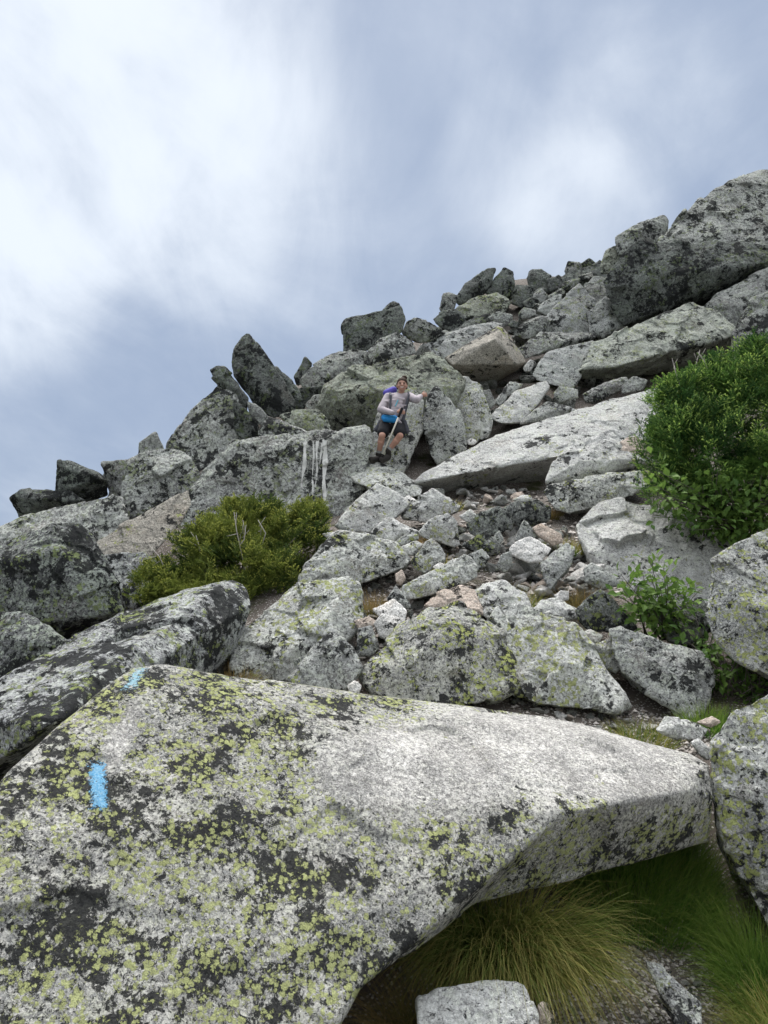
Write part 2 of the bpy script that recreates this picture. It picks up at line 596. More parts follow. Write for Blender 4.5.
def rock(name, label, cat, mat, D, outline, near="", tilt=0.45, thick=0.9, bulge=0.10, cuts=4, amt=0.07, rough=1.0, res=1.1, group=None, extra=None, support=True, sm=1, fac=1.0, grow=1.035, step=1.0, sink=0.06, shrink=(0.72, 0.9)):
    seedc[0] += 1
    rng = np.random.default_rng(seedc[0])
    sets = []
    allp = []
    specs = [(outline, near)] + (extra or [])
    o0 = parse(outline)
    xs = [a[0] for s in specs for a in parse(s[0])]
    ys = [a[1] for s in specs for a in parse(s[0])]
    y0, y1, x0, x1 = min(ys), max(ys), min(xs), max(xs)
    if D is None:
        D = dfun(y1)
    if D > 21.5:
        D = 21.5 + (D - 21.5) * 0.35
    hm = (y1 - y0) / F * D
    wm_ = (x1 - x0) / F * D
    s = max(hm, wm_)
    mn = min(hm, wm_)
    for ol, nr in specs:
        P = parse(ol)
        N = parse(nr) if nr else []
        front, back = [], []
        cx_ = np.mean([a[0] for a in P])
        cy_ = np.mean([a[1] for a in P])

        def dep(x, y, d, Dv):
            if Dv is not None:
                return Dv
            return D + tilt * hm * (y1 - y) / max(y1 - y0, 1e-3) + d * s

        P = [(cx_ + (x - cx_) * grow, cy_ + (y - cy_) * grow, d, Dv) for (x, y, d, Dv) in P]
        for (x, y, d, Dv) in P:
            dd = dep(x, y, d, Dv)
            front.append(unp(x, y, dd))
            th = thick * mn * rng.uniform(0.8, 1.2)
            k = rng.uniform(*shrink)
            bx = cx_ + (x - cx_) * k
            by = cy_ + (y - cy_) * k + sink * (y1 - y0)
            back.append(unp(bx, by, dd + th))
        for (x, y, d, Dv) in N:
            front.append(unp(x, y, dep(x, y, d, Dv)))
        if not N and bulge > 0:
            for _ in range(4):
                w = rng.dirichlet(np.ones(len(P)) * 0.8)
                x = float(sum(w[i] * P[i][0] for i in range(len(P))))
                y = float(sum(w[i] * P[i][1] for i in range(len(P))))
                front.append(unp(x, y, dep(x, y, -bulge * rng.uniform(0.4, 1.3), None)))
        sets.append([Vector(p) for p in front + back])
        allp += front
    me = hull_mesh(sets, rng, cuts, amt)
    vox = max(res * D / F, s / 190.0)
    v, q = remesh(me, vox)
    v = lap(v, q, sm, 0.3)
    n = normals(v, q)
    sd = seedc[0] * 7
    pp = v / s
    d = 0.014 * s * rough * fbm(pp * 2.2, sd, 2) + 0.004 * s * rough * fbm(pp * 7.5 + 5, sd + 3, 3)
    fs = min(s, 1.6)
    d += fac * rough * (facets(v, s, 0.38 * fs, 0.075, rng, sd) + facets(v, s, 0.12 * fs, 0.05, rng, sd + 40))
    # broken edges: steps where the stone has split along planes
    a = rng.normal(size=3)
    a /= np.linalg.norm(a)
    ph = (v @ a) / (0.16 * s) + 0.9 * fbm(pp * 3.1, sd + 9, 2)
    st = np.abs((ph % 1.0) - 0.5) * 2
    d += 0.007 * step * s * rough * (np.clip((st - 0.25) * 3, 0, 1) - 0.5)
    fr = min(1.0, 0.35 / s)
    d += 0.007 * rough * s * fr * fbm(v * (9.0 / max(s, 0.3) + 4), sd + 5, 4, 0.6)
    v = v + n * d[:, None]
    v = lap(v, q, 1, 0.2)
    # origin: under the rock's middle
    org = np.array([v[:, 0].mean(), v[:, 1].mean(), v[:, 2].min()])
    me = mesh_quads(name, v - org, q, M[mat])
    o = obj(name, me, loc=org)
    tag(o, label, cat, group)
    if support:
        base = unp((x0 + x1) / 2, y1, D + 0.25 * mn)
        SUPPORT.append((base[0], base[1], base[2], s))
    o['kind'] = 'thing'
    o_data[o.name] = (v, q)
    return o


o_data = {}

# --- the great boulder in front
fb_c = unp(520, 745, 3.9)
front_o = rock("boulder", "huge foreground boulder crusted with yellow-green and black lichen, two blue paint blazes", "boulder", 'lichen', 3.0,
     "-70,835@2.6 0,775@2.98 60,718@3.25 100,686@3.45 132,664@3.62 165,662@3.72 232,671@3.9 300,687@4.05 384,697@4.15 470,706@4.25 460,812@3.36 400,920@2.99 335,1020@2.62 300,1095@2.45 0,1095@2.25 -70,1060@2.2",
     "97,775@3.06 150,688@3.46 300,830@3.20 200,900@2.84", thick=1.0, cuts=0, amt=0.02, rough=0.6, res=1.8, grow=1.0, step=0.0, sink=-0.03, shrink=(0.6, 0.72), fac=0.45,
     extra=[("132,664@3.62 165,662@3.72 232,671@3.9 300,687@4.05 384,697@4.15 470,706@4.25 540,716@4.3 580,730@4.3 575,806@3.42 505,884@3.42 392,952@2.88 345,1000@2.68 200,1000@2.55 100,800@2.98",
             "300,830@3.20 200,900@2.84 545,807@3.38 460,813@3.34 400,900@2.99"),
            ("232,671@3.9 300,687@4.05 384,697@4.15 470,706@4.25 540,716@4.3 600,733@4.3 650,746@4.25 692,754@4.18 709,764@4.05 715,800@3.92 710,842@4.0 645,853@3.95 575,868@3.76 475,906@3.30 300,880@2.98",
             "592,808@3.41 545,806@3.37 460,812@3.33 692,790@3.80 640,803@3.59 300,830@3.20 400,860@3.12")])
_fo = np.array(front_o.location)
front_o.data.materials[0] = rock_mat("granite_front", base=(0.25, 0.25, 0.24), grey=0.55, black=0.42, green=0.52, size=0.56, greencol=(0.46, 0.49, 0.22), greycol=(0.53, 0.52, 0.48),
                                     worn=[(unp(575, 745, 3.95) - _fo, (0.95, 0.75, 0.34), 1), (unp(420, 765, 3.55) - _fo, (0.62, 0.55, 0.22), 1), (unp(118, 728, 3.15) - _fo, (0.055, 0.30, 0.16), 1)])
# --- right-hand edge
rock("boulder", "lichen-spotted boulder on the right edge below the green shrub, rounded underside", "boulder", 'lichen_right', 5.5,
     "713,560 730,548 768,529 812,512 860,560 860,690 800,690 768,674 737,658 718,640 706,616 711,590", "760,600,-.12 740,590,-.08", tilt=0.35, thick=0.9)
rock("boulder", "grey boulder at the lower right edge leaning over dark grass", "boulder", 'lichen_right', 3.75,
     "713,745 730,716 768,697 830,688 870,800 850,960 790,955 768,928 745,882 722,830 712,785", "760,790,-.10 745,750,-.04", tilt=0.3, thick=0.8)
# --- left edge
rock("boulder", "big dark lichen-mottled boulder at the left edge under the skyline rocks", "boulder", 'leftdark', 7.4,
     "-45,552 0,544 65,528 79,526 92,535 115,586 122,609 121,620,.1 66,646,.2 30,648,.2 -45,655,.2", "62,547,-.16 20,560,-.18 92,590,-.10 60,620,-.13 10,630,-.13", tilt=0.25, thick=1.0)
rock("boulder", "low mottled boulder at the left edge beneath the big dark one", "boulder", 'leftdark', 6.0,
     "-35,622 0,613 20,613 36,618 50,633 66,645 45,668 0,692 -35,700", "20,640,-.12", tilt=0.6)
rock("slab", "long black-streaked slab running up left of the front boulder to the dark shrub", "slab", 'leftslab', 4.6,
     "-45,712@4.5 0,685@4.9 39,659@5.2 91,630@5.6 122,616@5.9 182,594@6.4 222,583@6.6 240,593@6.5 247,607@6.3 238,650@6.2 215,675@5.9 150,685@5.5 90,712@5.0 30,752@4.6 -45,790@4.4",
     "45,727@4.1 91,678@4.6 135,648@5.0 178,612@5.6 215,590@6.1", thick=0.8, cuts=1, amt=0.03, rough=0.8, sink=0)
# --- skyline, left
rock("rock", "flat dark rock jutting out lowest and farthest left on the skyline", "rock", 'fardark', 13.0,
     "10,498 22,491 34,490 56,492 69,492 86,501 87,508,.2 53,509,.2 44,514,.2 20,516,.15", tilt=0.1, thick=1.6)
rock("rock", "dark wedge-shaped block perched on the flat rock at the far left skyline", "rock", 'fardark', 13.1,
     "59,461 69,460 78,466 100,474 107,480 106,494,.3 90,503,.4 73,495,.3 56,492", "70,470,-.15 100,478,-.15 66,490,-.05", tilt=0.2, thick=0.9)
rock("rock", "square-topped grey block right beside the dark perched wedge", "rock", 'far', 13.6, "102,463 110,462 131,459 133,490 128,513 113,506 109,476", tilt=0.2)
rock("rock", "small pointed rock capping the grey wall on the left skyline", "rock", 'far', 14.6, "139,443 156,431 164,450 160,458 138,458", tilt=0.3)
rock("rock", "tiny tooth of rock against the sky left of the tall grey wall", "rock", 'far', 15.0, "166,444 172,434 179,436 180,452 166,452", tilt=0.3)
rock("boulder", "tall grey wall-like boulder sloping up to the leaning pinnacle", "boulder", 'ledge', 13.2,
     "219,386 233,388 238,430 247,442 225,470 200,485 172,480 168,446 178,426 200,403", "230,400,-.06 215,430,-.10", tilt=0.5, thick=0.6)
rock("boulder", "broad speckled boulder below the small pointed skyline rock", "boulder", 'ledge', 12.2,
     "128,461 140,455 167,449 184,452 202,478 188,495 150,515 120,518 124,490", "160,470,-.1", tilt=0.5, thick=0.7)
rock("boulder", "long low grey boulder on the left skyline carrying the flat rock", "boulder", 'ledge', 10.8,
     "-35,545 0,528 21,517 44,513 65,508 86,506 104,497 121,497 128,513 112,545 60,570 -35,580", "60,525,-.05 20,535,-.05", tilt=0.7, thick=0.7)
rock("slab", "smooth pale tilted slab with a dark cut edge above the left shrub", "slab", 'tan', 9.9,
     "97,543 125,523 187,491 190,505 178,526 172,533 150,556 128,560 104,558", "128,551,-.02 172,528,-.02 104,551,-.01", tilt=0.9, thick=0.35, cuts=1, rough=0.5)
rock("rock", "speckled rock wedged between the big dark boulder and the left shrub", "rock", 'leftslab', 9.0,
     "104,556 143,553 165,565 150,600 125,618 110,600", tilt=0.5)
# --- pinnacles
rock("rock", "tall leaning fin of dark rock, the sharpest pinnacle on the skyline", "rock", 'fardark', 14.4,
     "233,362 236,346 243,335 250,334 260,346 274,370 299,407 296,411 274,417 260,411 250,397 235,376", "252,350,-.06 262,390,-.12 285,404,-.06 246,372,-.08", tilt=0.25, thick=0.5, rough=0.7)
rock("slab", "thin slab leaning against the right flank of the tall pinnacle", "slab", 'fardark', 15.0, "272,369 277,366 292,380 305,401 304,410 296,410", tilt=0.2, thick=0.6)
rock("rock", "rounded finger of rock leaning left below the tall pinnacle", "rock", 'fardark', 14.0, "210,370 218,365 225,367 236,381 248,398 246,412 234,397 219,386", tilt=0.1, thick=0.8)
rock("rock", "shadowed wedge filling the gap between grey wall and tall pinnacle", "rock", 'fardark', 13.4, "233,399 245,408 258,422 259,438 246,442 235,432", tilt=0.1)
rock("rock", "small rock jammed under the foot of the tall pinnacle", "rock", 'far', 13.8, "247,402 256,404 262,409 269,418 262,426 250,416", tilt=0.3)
rock("rock", "low pale heap-shaped rock on the ledge above the white streaks", "rock", 'ledge', 12.9, "259,432 269,416 281,423 290,429 307,432 322,437 300,442 260,441", tilt=0.5)
rock("slab", "flat greenish slab lying at the foot of the pinnacle, left of the dark boulder", "slab", 'fargreen', 13.3, "279,416 292,410 318,409 326,418 331,430 318,437 292,428", "300,422,-.06", tilt=0.6)
rock("rock", "sharp-tipped rock on the skyline right of the pinnacle", "rock", 'fardark', 15.6, "294,376 305,357 312,363 308,380 298,386", tilt=0.3)
rock("rock", "blocky grey rock just right of the sharp-tipped skyline rock", "rock", 'far', 15.2, "300,381 311,367 322,366 331,375 325,388 303,389", tilt=0.3)
rock("boulder", "broad grey boulder on the skyline below the square perched block", "boulder", 'far', 15.8, "312,364 328,358 342,353 362,352 364,366 345,378 328,380 318,372", tilt=0.6)
rock("rock", "dark overhung block under the blocky grey skyline rock", "rock", 'fardark', 14.6, "299,388 326,385 321,396 314,404 305,404", "318,388,-.1", tilt=-0.3)
rock("rock", "small rounded rock left of the boulder behind the hiker", "rock", 'far', 14.2, "305,404 314,395 321,395 320,411 308,412", tilt=0.3)
# --- behind and around the hiker
rock("boulder", "wide rock face below the hiker with white mineral streaks running down it", "boulder", 'ledge', 11.2,
     "165,535 175,516 210,464 240,441 300,436 345,432 368,428 367,450 358,492 335,530 250,575 170,575", "245,446,-.03 300,441,-.03 350,438,-.03 250,500,-.03 330,500,-.02", tilt=0.55, thick=0.5, cuts=2, amt=0.05)
rock("boulder", "massive boulder behind the hiker with a dark front and pale back", "boulder", 'fargreen', 13.6,
     "318,406 326,385 350,371 388,362 432,353 448,364 464,380 455,405 425,430,.22 372,431,.28 350,434,.28 330,427,.20", "327,390,-.08 385,390,-.13 425,395,-.08 440,372,-.01", tilt=0.75, thick=0.7, cuts=3, amt=0.06)
rock("boulder", "pale greenish boulder with a flat top right of the hiker", "boulder", 'palegreen', 14.0,
     "425,394 440,379 468,377 480,385 484,400 493,419 488,438 466,444 450,436", "466,408,-.14 482,402,-.06 440,400,-.05", tilt=0.5)
rock("rock", "upright rounded block the hiker rests her hand on", "rock", 'mid', 12.9,
     "428,394 437,387 450,400 462,415 467,447 456,456 438,463 429,453 424,427", "437,398,-.05 452,430,-.10", tilt=0.3, thick=0.9)
rock("slab", "leaning greenish slab the hiker sits back against", "slab", 'palegreen', 12.75,
     "374,420 384,404 400,392 412,388 424,402 424,427 413,452 403,473 384,474 366,462", "400,425,-.03 390,450,-.03", tilt=0.55, thick=0.5, cuts=2)
rock("boulder", "wedge boulder with a tan top edge and smooth dark face above the hiker", "boulder", 'tan', 16.2,
     "444,358,.05 498,325,.30 503,327,.28 524,357,.12 526,362,.10 519,369,.16 487,389,.50 467,383,.42 452,366,.02", "453,365,-.06 495,339,-.16 516,364,-.10", tilt=0.0, thick=1.0, cuts=0, amt=0.03, rough=0.6, fac=0.25, grow=1.0)
rock("slab", "pale flat-faced slab leaning right of the tan-edged wedge", "slab", 'pale', 14.4, "489,417 518,390 545,381 549,387 540,402 522,422 502,423", "525,399,-.05 515,415,-.03", tilt=0.8, thick=0.5)
rock("rock", "low grey rock half buried right of the pale leaning slab", "rock", 'mid', 14.2, "520,424 534,410 547,402 570,406 578,411 552,420", tilt=0.5)
rock("rock", "small slanting stone under the dark tan-edged wedge", "rock", 'mid', 15.0, "494,402 509,382 523,384 512,394 500,407", tilt=0.4)
rock("stone", "small white block right of the tan-edged wedge", "stone", 'pale', 16.0, "523,368 530,359 536,362 531,371 525,372", tilt=0.3)
rock("slab", "cracked pale slab with a pointed lower corner left of the long overhang", "slab", 'farpale', 15.6,
     "533,374 538,364 547,352 592,341 595,344 582,374 582,379 572,390 561,384 537,380", "560,368,-.02", tilt=0.9, thick=0.3, cuts=1, rough=0.6)
rock("slab", "long pale green overhanging slab with black shadow under its edge", "slab", 'farpg', 15.3,
     "580,370,.02 592,344 638,323 668,310 693,303 714,310 735,330 728,352,.34 690,366,.36 640,376,.36 603,380,.30 584,377,.2",
     "589,366,-.03 614,367,-.05 655,354,-.06 676,344,-.06 700,339,-.05 728,338,-.02", tilt=0.8, thick=0.6, cuts=1, amt=0.03)
rock("rock", "small round-edged stone under the pointed corner of the cracked slab", "rock", 'mid', 14.6, "553,393 560,387 578,390 578,398 560,402", tilt=0.3)
rock("rock", "dark rock in the shade beneath the long overhanging slab", "rock", 'far', 14.7, "582,394 603,383 626,377 630,385 602,400 586,403", tilt=0.5)
rock("rock", "small rock at the right end of the shaded gap under the overhang", "rock", 'far', 14.3, "622,386 633,376 648,380 643,390 622,394", tilt=0.4)
rock("rock", "narrow grey stone between flat-topped boulder and tan-edged wedge", "rock", 'far', 14.8, "481,391 490,389 496,404 490,409 483,402", tilt=0.3)
rock("stone", "single little stone at the foot of the upright rounded block", "stone", 'white', 13.0, "467,441 471,438 477,441 475,445 468,445", tilt=0.4)
# --- upper right
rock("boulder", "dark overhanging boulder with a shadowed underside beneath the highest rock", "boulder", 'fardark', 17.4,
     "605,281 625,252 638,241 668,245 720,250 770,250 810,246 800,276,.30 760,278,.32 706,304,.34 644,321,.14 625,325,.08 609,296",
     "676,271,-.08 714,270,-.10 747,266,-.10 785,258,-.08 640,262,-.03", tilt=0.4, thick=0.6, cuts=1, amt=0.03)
rock("boulder", "highest boulder, a great grey dome filling the upper right corner", "boulder", 'ledge', 18.4,
     "650,262 670,224 687,211 714,191 747,175 770,172 840,175 900,265 800,275 720,272", "720,225,-.03 760,215,-.03", tilt=1.0, thick=0.7, cuts=2, amt=0.04)
rock("rock", "jagged rock with an upturned tip on the ridge left of the highest boulder", "rock", 'far', 20.0, "616,237 633,225 653,224 664,214 668,220 666,243 641,248 619,255", tilt=0.5)
rock("rock", "sloping mossy rock on the ridge below the upturned tip", "rock", 'fargreen', 20.0, "601,262 606,250 618,245 626,252 612,272 600,275", tilt=0.5)
rock("rock", "shaded rock tucked behind the right end of the overhanging slab", "rock", 'far', 16.6, "703,306 728,288 768,268 785,290 765,330 735,332 714,322", tilt=0.6)
rock("boulder", "dark boulder at the right edge just above the green spruce", "boulder", 'far', 14.0, "733,332 747,306 768,288 810,278 840,370 768,372 735,362", "765,310,-.06", tilt=0.5)
# --- upper middle stack
rock("slab", "olive-green faced slab high on the ridge under the two leaning fins", "slab", 'fargreen', 20.6, "455,308 477,296 498,293 511,301 505,314 466,319", tilt=0.9, thick=0.6)
rock("rock", "long fin of rock leaning right on the middle skyline", "rock", 'fardark', 22.0, "455,300 465,283 488,268 495,269 491,284 480,298 460,304", tilt=0.3)
rock("rock", "stout twin-topped rock beside the leaning fin on the middle skyline", "rock", 'fardark', 22.4, "485,293 493,280 504,268 513,272 515,285 508,298", tilt=0.3)
rock("rock", "left shoulder rock where the middle skyline drops steeply", "rock", 'far', 20.2, "439,308 443,293 449,292 458,296 454,310 440,312", tilt=0.3)
rock("rock", "dark rock under the left shoulder of the middle skyline", "rock", 'fardark', 19.3, "433,319 444,309 456,309 467,318 454,333 439,326", tilt=0.4)
rock("rock", "angular rock with a dark triangular face right of the perched square block", "rock", 'far', 17.6, "402,333 407,321 416,319 430,322 445,333 432,341 420,343 408,338", "420,330,-.1", tilt=0.2)
rock("boulder", "large square block perched on the skyline above and left of the hiker", "boulder", 'fardark', 16.8,
     "344,325 347,320 380,311 400,306 405,320 402,332 389,340 370,349 345,354", "349,328,-.05 385,324,-.08 372,344,-.05", tilt=0.35, thick=0.9, rough=0.6)
rock("stone", "thin cap stone lying on top of the perched square block", "stone", 'fardark', 17.2, "382,310 387,305 393,301 399,303 401,308 390,312", tilt=0.5)
rock("rock", "flat rock with moss along its front below the perched square block", "rock", 'far', 16.0, "317,374 320,360 332,354 352,350 376,352 374,364 345,371", tilt=0.7)
rock("rock", "rounded grey rock under the right corner of the perched square block", "rock", 'far', 15.9, "367,352 382,338 397,333 412,342 416,353 390,364 371,364", tilt=0.6)
rock("slab", "long pale sloping slab directly above the tan-edged wedge's left end", "slab", 'farpale', 17.2, "424,345 445,334 480,324 494,321 505,325 490,338 447,362 434,354", tilt=0.9, thick=0.5)
rock("rock", "dark strip of rock above the long pale sloping slab", "rock", 'fardark', 18.8, "446,335 470,320 487,313 502,318 498,326 465,337", tilt=0.6)
rock("rock", "rounded dark rock above the peak of the tan-edged wedge", "rock", 'far', 18.8, "487,318 498,311 512,315 512,325 500,327", tilt=0.4)
rock("stone", "small dark stone just right of the rounded dark rock above the wedge", "stone", 'fardark', 18.5, "508,326 511,320 520,322 518,329", tilt=0.3)
rock("rock", "grey stone below the pale pillar on the upper slope", "rock", 'far', 20.0, "518,314 524,307 536,310 536,316 521,321", tilt=0.5)
rock("rock", "pale rock with dark hollow left of the tall triangular boulder", "rock", 'far', 18.6, "509,332 528,320 543,315 549,321 545,333 526,340", tilt=0.5)
rock("boulder", "tall triangular boulder with a bright right flank on the upper slope", "boulder", 'farpale', 19.0, "540,332 545,317 566,295 579,284 595,303 590,332 586,336 547,335", "582,320,-.10 580,296,-.03", tilt=0.6, thick=0.6, cuts=2)
rock("rock", "flat grey rock behind the left shoulder of the tall triangular boulder", "rock", 'farpale', 20.2, "537,311 546,300 562,293 562,306 550,317", tilt=0.6)
rock("slab", "broad grey slab lying below the tall triangular boulder", "slab", 'far', 17.2, "516,349 542,332 561,333 594,333 598,337 571,346 542,353 524,359", tilt=0.8, thick=0.5)
rock("boulder", "speckled block with a pinkish rim left of the dark overhanging boulder", "boulder", 'farpale', 17.8, "588,312 606,296 618,310 626,325 604,337 590,333", tilt=0.4)
rock("rock", "pale blunt pillar standing on the upper slope", "rock", 'farpale', 21.6, "530,308 534,293 542,289 548,296 539,309", tilt=0.3)
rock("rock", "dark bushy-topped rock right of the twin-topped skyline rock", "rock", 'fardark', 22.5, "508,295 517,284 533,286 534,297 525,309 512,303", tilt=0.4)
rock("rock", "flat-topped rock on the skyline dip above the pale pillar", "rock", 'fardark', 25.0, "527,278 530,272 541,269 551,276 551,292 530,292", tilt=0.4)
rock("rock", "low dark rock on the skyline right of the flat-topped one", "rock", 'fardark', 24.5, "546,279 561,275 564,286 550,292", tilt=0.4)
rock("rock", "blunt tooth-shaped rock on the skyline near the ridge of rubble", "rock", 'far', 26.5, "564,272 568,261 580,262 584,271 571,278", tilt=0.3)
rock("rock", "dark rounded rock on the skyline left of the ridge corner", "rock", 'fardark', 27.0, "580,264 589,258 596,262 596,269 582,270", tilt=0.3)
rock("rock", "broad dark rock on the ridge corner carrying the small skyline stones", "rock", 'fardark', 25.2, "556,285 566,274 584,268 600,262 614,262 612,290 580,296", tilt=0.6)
rock("rock", "shaded rock showing in the gaps just left of the dark overhanging boulder", "rock", 'far', 21.0, "574,300 588,284 612,276 628,280 630,318 590,326", tilt=0.7)
rock("rock", "slim tilted stone in the high rubble under the tooth-shaped rock", "rock", 'far', 23.6, "555,288 571,279 581,278 577,286 561,293", tilt=0.5)
rock("rock", "small flat stone in the high rubble near the skyline", "rock", 'far', 25.0, "578,276 592,272 594,278 582,281", tilt=0.5)
rock("rock", "angled pale stone at the right of the high rubble", "rock", 'farpale', 22.6, "584,286 594,276 604,277 601,287 588,292", tilt=0.5)
rock("rock", "lower flat stone at the right of the high rubble", "rock", 'farpale', 21.6, "587,294 593,288 603,286 608,292 600,299 590,302", tilt=0.5)
rock("rock", "thin flat stone lying above the triangular boulder's left shoulder", "rock", 'far', 22.0, "546,297 561,289 567,292 560,298 549,301", tilt=0.5)

# --- the gully
rock("slab", "enormous smooth pale slab slanting across the slope with a dark undercut edge", "slab", 'slab', 11.5,
     "415,482,.02 425,473 443,463 497,436 547,420 600,405 640,392 662,389 660,412 648,445 600,478,.34 545,482,.36 470,491,.30 425,493,.16",
     "450,476,-.06 480,471,-.08 507,462,-.10 535,453,-.10 560,456,-.10 590,452,-.09 425,481,-.03", tilt=1.35, thick=0.35, cuts=1, amt=0.02, rough=0.5)
rock("boulder", "tilted pale block with dark underside resting below the enormous slab", "boulder", 'pale', 10.4,
     "545,482 552,466 570,443 601,435 620,445 640,452 655,462 640,470,.32 587,478,.30 551,488,.10", "580,462,-.08 615,460,-.08 640,459,-.06", tilt=0.8, thick=0.7, cuts=2, amt=0.04)
rock("stone", "broken pinkish-white stone lying on the tilted pale block by the spruce", "stone", 'pink', 10.75, "617,446 624,440 638,437 655,445 655,456 638,456 619,455", tilt=0.5)
rock("slab", "oval white-speckled slab under the tilted pale block", "slab", 'palegreen', 9.9, "542,493 552,485 601,475 642,471 650,486 616,501 572,513 556,508", "580,490,-.06", tilt=0.7)
rock("boulder", "big white boulder below the right-hand shrub with leafy sprigs in front", "boulder", 'pale', 8.0,
     "575,528 600,503 621,499 641,503 679,513 712,523 745,538 750,590 715,630 660,625 612,585 586,553", "590,552,-.06 640,560,-.10 610,512,-.02 690,560,-.06", tilt=0.85, thick=0.6, cuts=3, amt=0.05)
rock("rock", "small knobbly rock left of the leafy plant", "rock", 'mid', 7.5, "583,569 592,563 611,573 621,584 602,590 586,582", tilt=0.4)
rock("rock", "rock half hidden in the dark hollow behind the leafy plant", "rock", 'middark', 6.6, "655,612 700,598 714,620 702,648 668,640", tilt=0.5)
rock("boulder", "boulder blotched black and yellow-green in the middle of the trail", "boulder", 'lichen', 5.45,
     "361,676 374,657 402,629 428,606 461,604 487,621 501,633 513,660 517,690 491,699 458,705 407,700 372,692", "448,628,-.12 423,650,-.14 480,640,-.10 395,672,-.04", tilt=0.75, thick=0.8)
rock("boulder", "pale dust-streaked boulder right of the black-blotched one", "boulder", 'palegreen', 5.6,
     "486,626 497,612 512,602 549,617 575,627 601,660 620,688 629,706 617,710 560,706 515,697 505,665", "545,640,-.06 570,665,-.08 520,690,-.03", tilt=0.85, thick=0.7)
rock("boulder", "dark and white mottled boulder sloping down to the right of the trail", "boulder", 'mid', 5.6,
     "609,629 622,627 641,635 662,642 707,657 714,669 703,720 678,713 641,688 621,672 626,653", "650,660,-.08 690,680,-.06", tilt=0.6, thick=0.7)
rock("stone", "round stone wedged against the pale dust-streaked boulder", "stone", 'palegreen', 6.0, "593,645 608,639 620,648 624,660 616,673 604,668", tilt=0.4)
rock("stone", "little flat stone above the wedged round stone", "stone", 'pale', 6.25, "580,634 590,629 604,636 599,643 586,643", tilt=0.5)
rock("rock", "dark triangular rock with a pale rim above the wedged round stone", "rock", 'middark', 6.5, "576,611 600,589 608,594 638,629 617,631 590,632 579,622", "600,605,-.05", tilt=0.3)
rock("stone", "flat white-topped stone between the trail boulders and the triangular rock", "stone", 'pale', 6.7, "532,611 542,600 559,598 576,610 584,618 567,620 546,617", tilt=0.7)
rock("stone", "small pale cube of stone above the flat white-topped stone", "stone", 'white', 7.1, "554,595 562,590 569,591 569,600 558,602", tilt=0.4)
rock("boulder", "green-tinged boulder with a leaning flat face below the left shrub", "boulder", 'palegreen', 5.95,
     "231,672 241,640 253,624 293,588 323,581 354,578 363,591 364,619 348,640 300,668 281,680 250,684", "337,603,-.10 321,624,-.12 290,652,-.12 262,640,-.06", tilt=0.8, thick=0.7)
rock("rock", "plain grey rock leaning on the green-tinged boulder, lichen-free", "rock", 'mid', 5.4, "287,679 311,650 332,633 351,647 363,668 348,687 325,694 297,690", "330,655,-.10 345,672,-.05", tilt=0.6)
rock("stone", "small dark stone in the cleft behind the plain grey rock", "stone", 'middark', 5.75, "293,660 309,654 312,664 296,670", tilt=0.4)
rock("stone", "bright white stone above the black-blotched boulder, upper of two", "stone", 'white', 6.45, "373,609 394,599 407,610 405,620 380,618", tilt=0.6)
rock("stone", "bright white angular stone against the black-blotched boulder, lower of two", "stone", 'white', 6.1, "374,624 382,613 405,619 403,628 390,641 380,637", tilt=0.5)
rock("stone", "dull grey stone left of the two bright white ones", "stone", 'mid', 5.95, "358,628 372,626 379,646 372,656 357,655", tilt=0.5)
rock("stone", "small buff stone by the right end of the green-tinged boulder", "stone", 'pink', 6.2, "354,621 369,616 377,622 373,628 358,629", tilt=0.5)
rock("stone", "white pebble at the foot of the plain grey rock", "stone", 'white', 5.25, "347,686 355,680 362,686 359,693 350,692", tilt=0.5)
rock("stone", "grey pointed stone at the left end of the yellow-stained slab", "stone", 'mid', 6.8, "387,599 395,585 405,595 411,608 395,610", tilt=0.4)
rock("slab", "narrow slab stained yellow with lichen across the trail", "slab", 'palegreen', 7.2, "402,587 425,577 445,567 464,555 475,562 476,577 451,588 420,598 406,599", "440,582,-.05 468,570,-.04", tilt=0.6)
rock("stone", "dark block at the upper end of the yellow-stained slab", "stone", 'mid', 7.8, "468,555 482,549 490,557 486,566 475,572", tilt=0.3)
rock("slab", "worn pale bedrock step left of centre behind the black-blotched boulder", "slab", 'pink', 6.85, "424,606 440,592 460,585 475,590 482,614 450,612", tilt=0.9)
rock("slab", "worn pale bedrock step right of its twin behind the black-blotched boulder", "slab", 'pale', 6.9, "473,592 488,582 505,581 525,594 531,606 492,620 478,612", tilt=0.9)
rock("boulder", "broad pale boulder with yellow-green patches right of the left shrub", "boulder", 'palegreen', 7.5,
     "299,583 306,564 329,539 342,533 360,537 394,542 411,559 409,566 369,580 346,583 321,588", "345,560,-.08 390,557,-.06", tilt=0.75)
rock("slab", "thin flat stone behind the broad pale boulder near the left shrub", "slab", 'pale', 8.2, "322,534 342,530 371,534 373,541 331,541", tilt=0.8)
rock("rock", "blunt pale rock between the triangular pale boulder and the broad one", "rock", 'pale', 8.4, "370,533 387,517 418,531 418,537 394,544 372,541", tilt=0.5)
rock("boulder", "triangular pale boulder below the hiker's foothold stone", "boulder", 'pale', 9.2, "338,522 348,508 377,484 396,494 409,503 403,511 390,521 369,532 350,531", "375,505,-.08", tilt=0.6)
rock("slab", "pale foothold slab under the hiker's boots", "slab", 'palegreen', 11.4, "349,473@12.1 362,460@12.5 384,461@12.45 404,474@12.1 422,487@11.7 420,496@11.4 404,498@11.4 370,488@11.6 356,482@11.8", "385,475@11.8 400,485@11.5", thick=0.9, cuts=2)
rock("rock", "ridged pale rock with dry grass under it beside the enormous slab's tip", "rock", 'pale', 9.4, "402,511 417,502 433,488 446,499 461,506 457,512 444,515 425,522 404,518", "432,503,-.08", tilt=0.4)
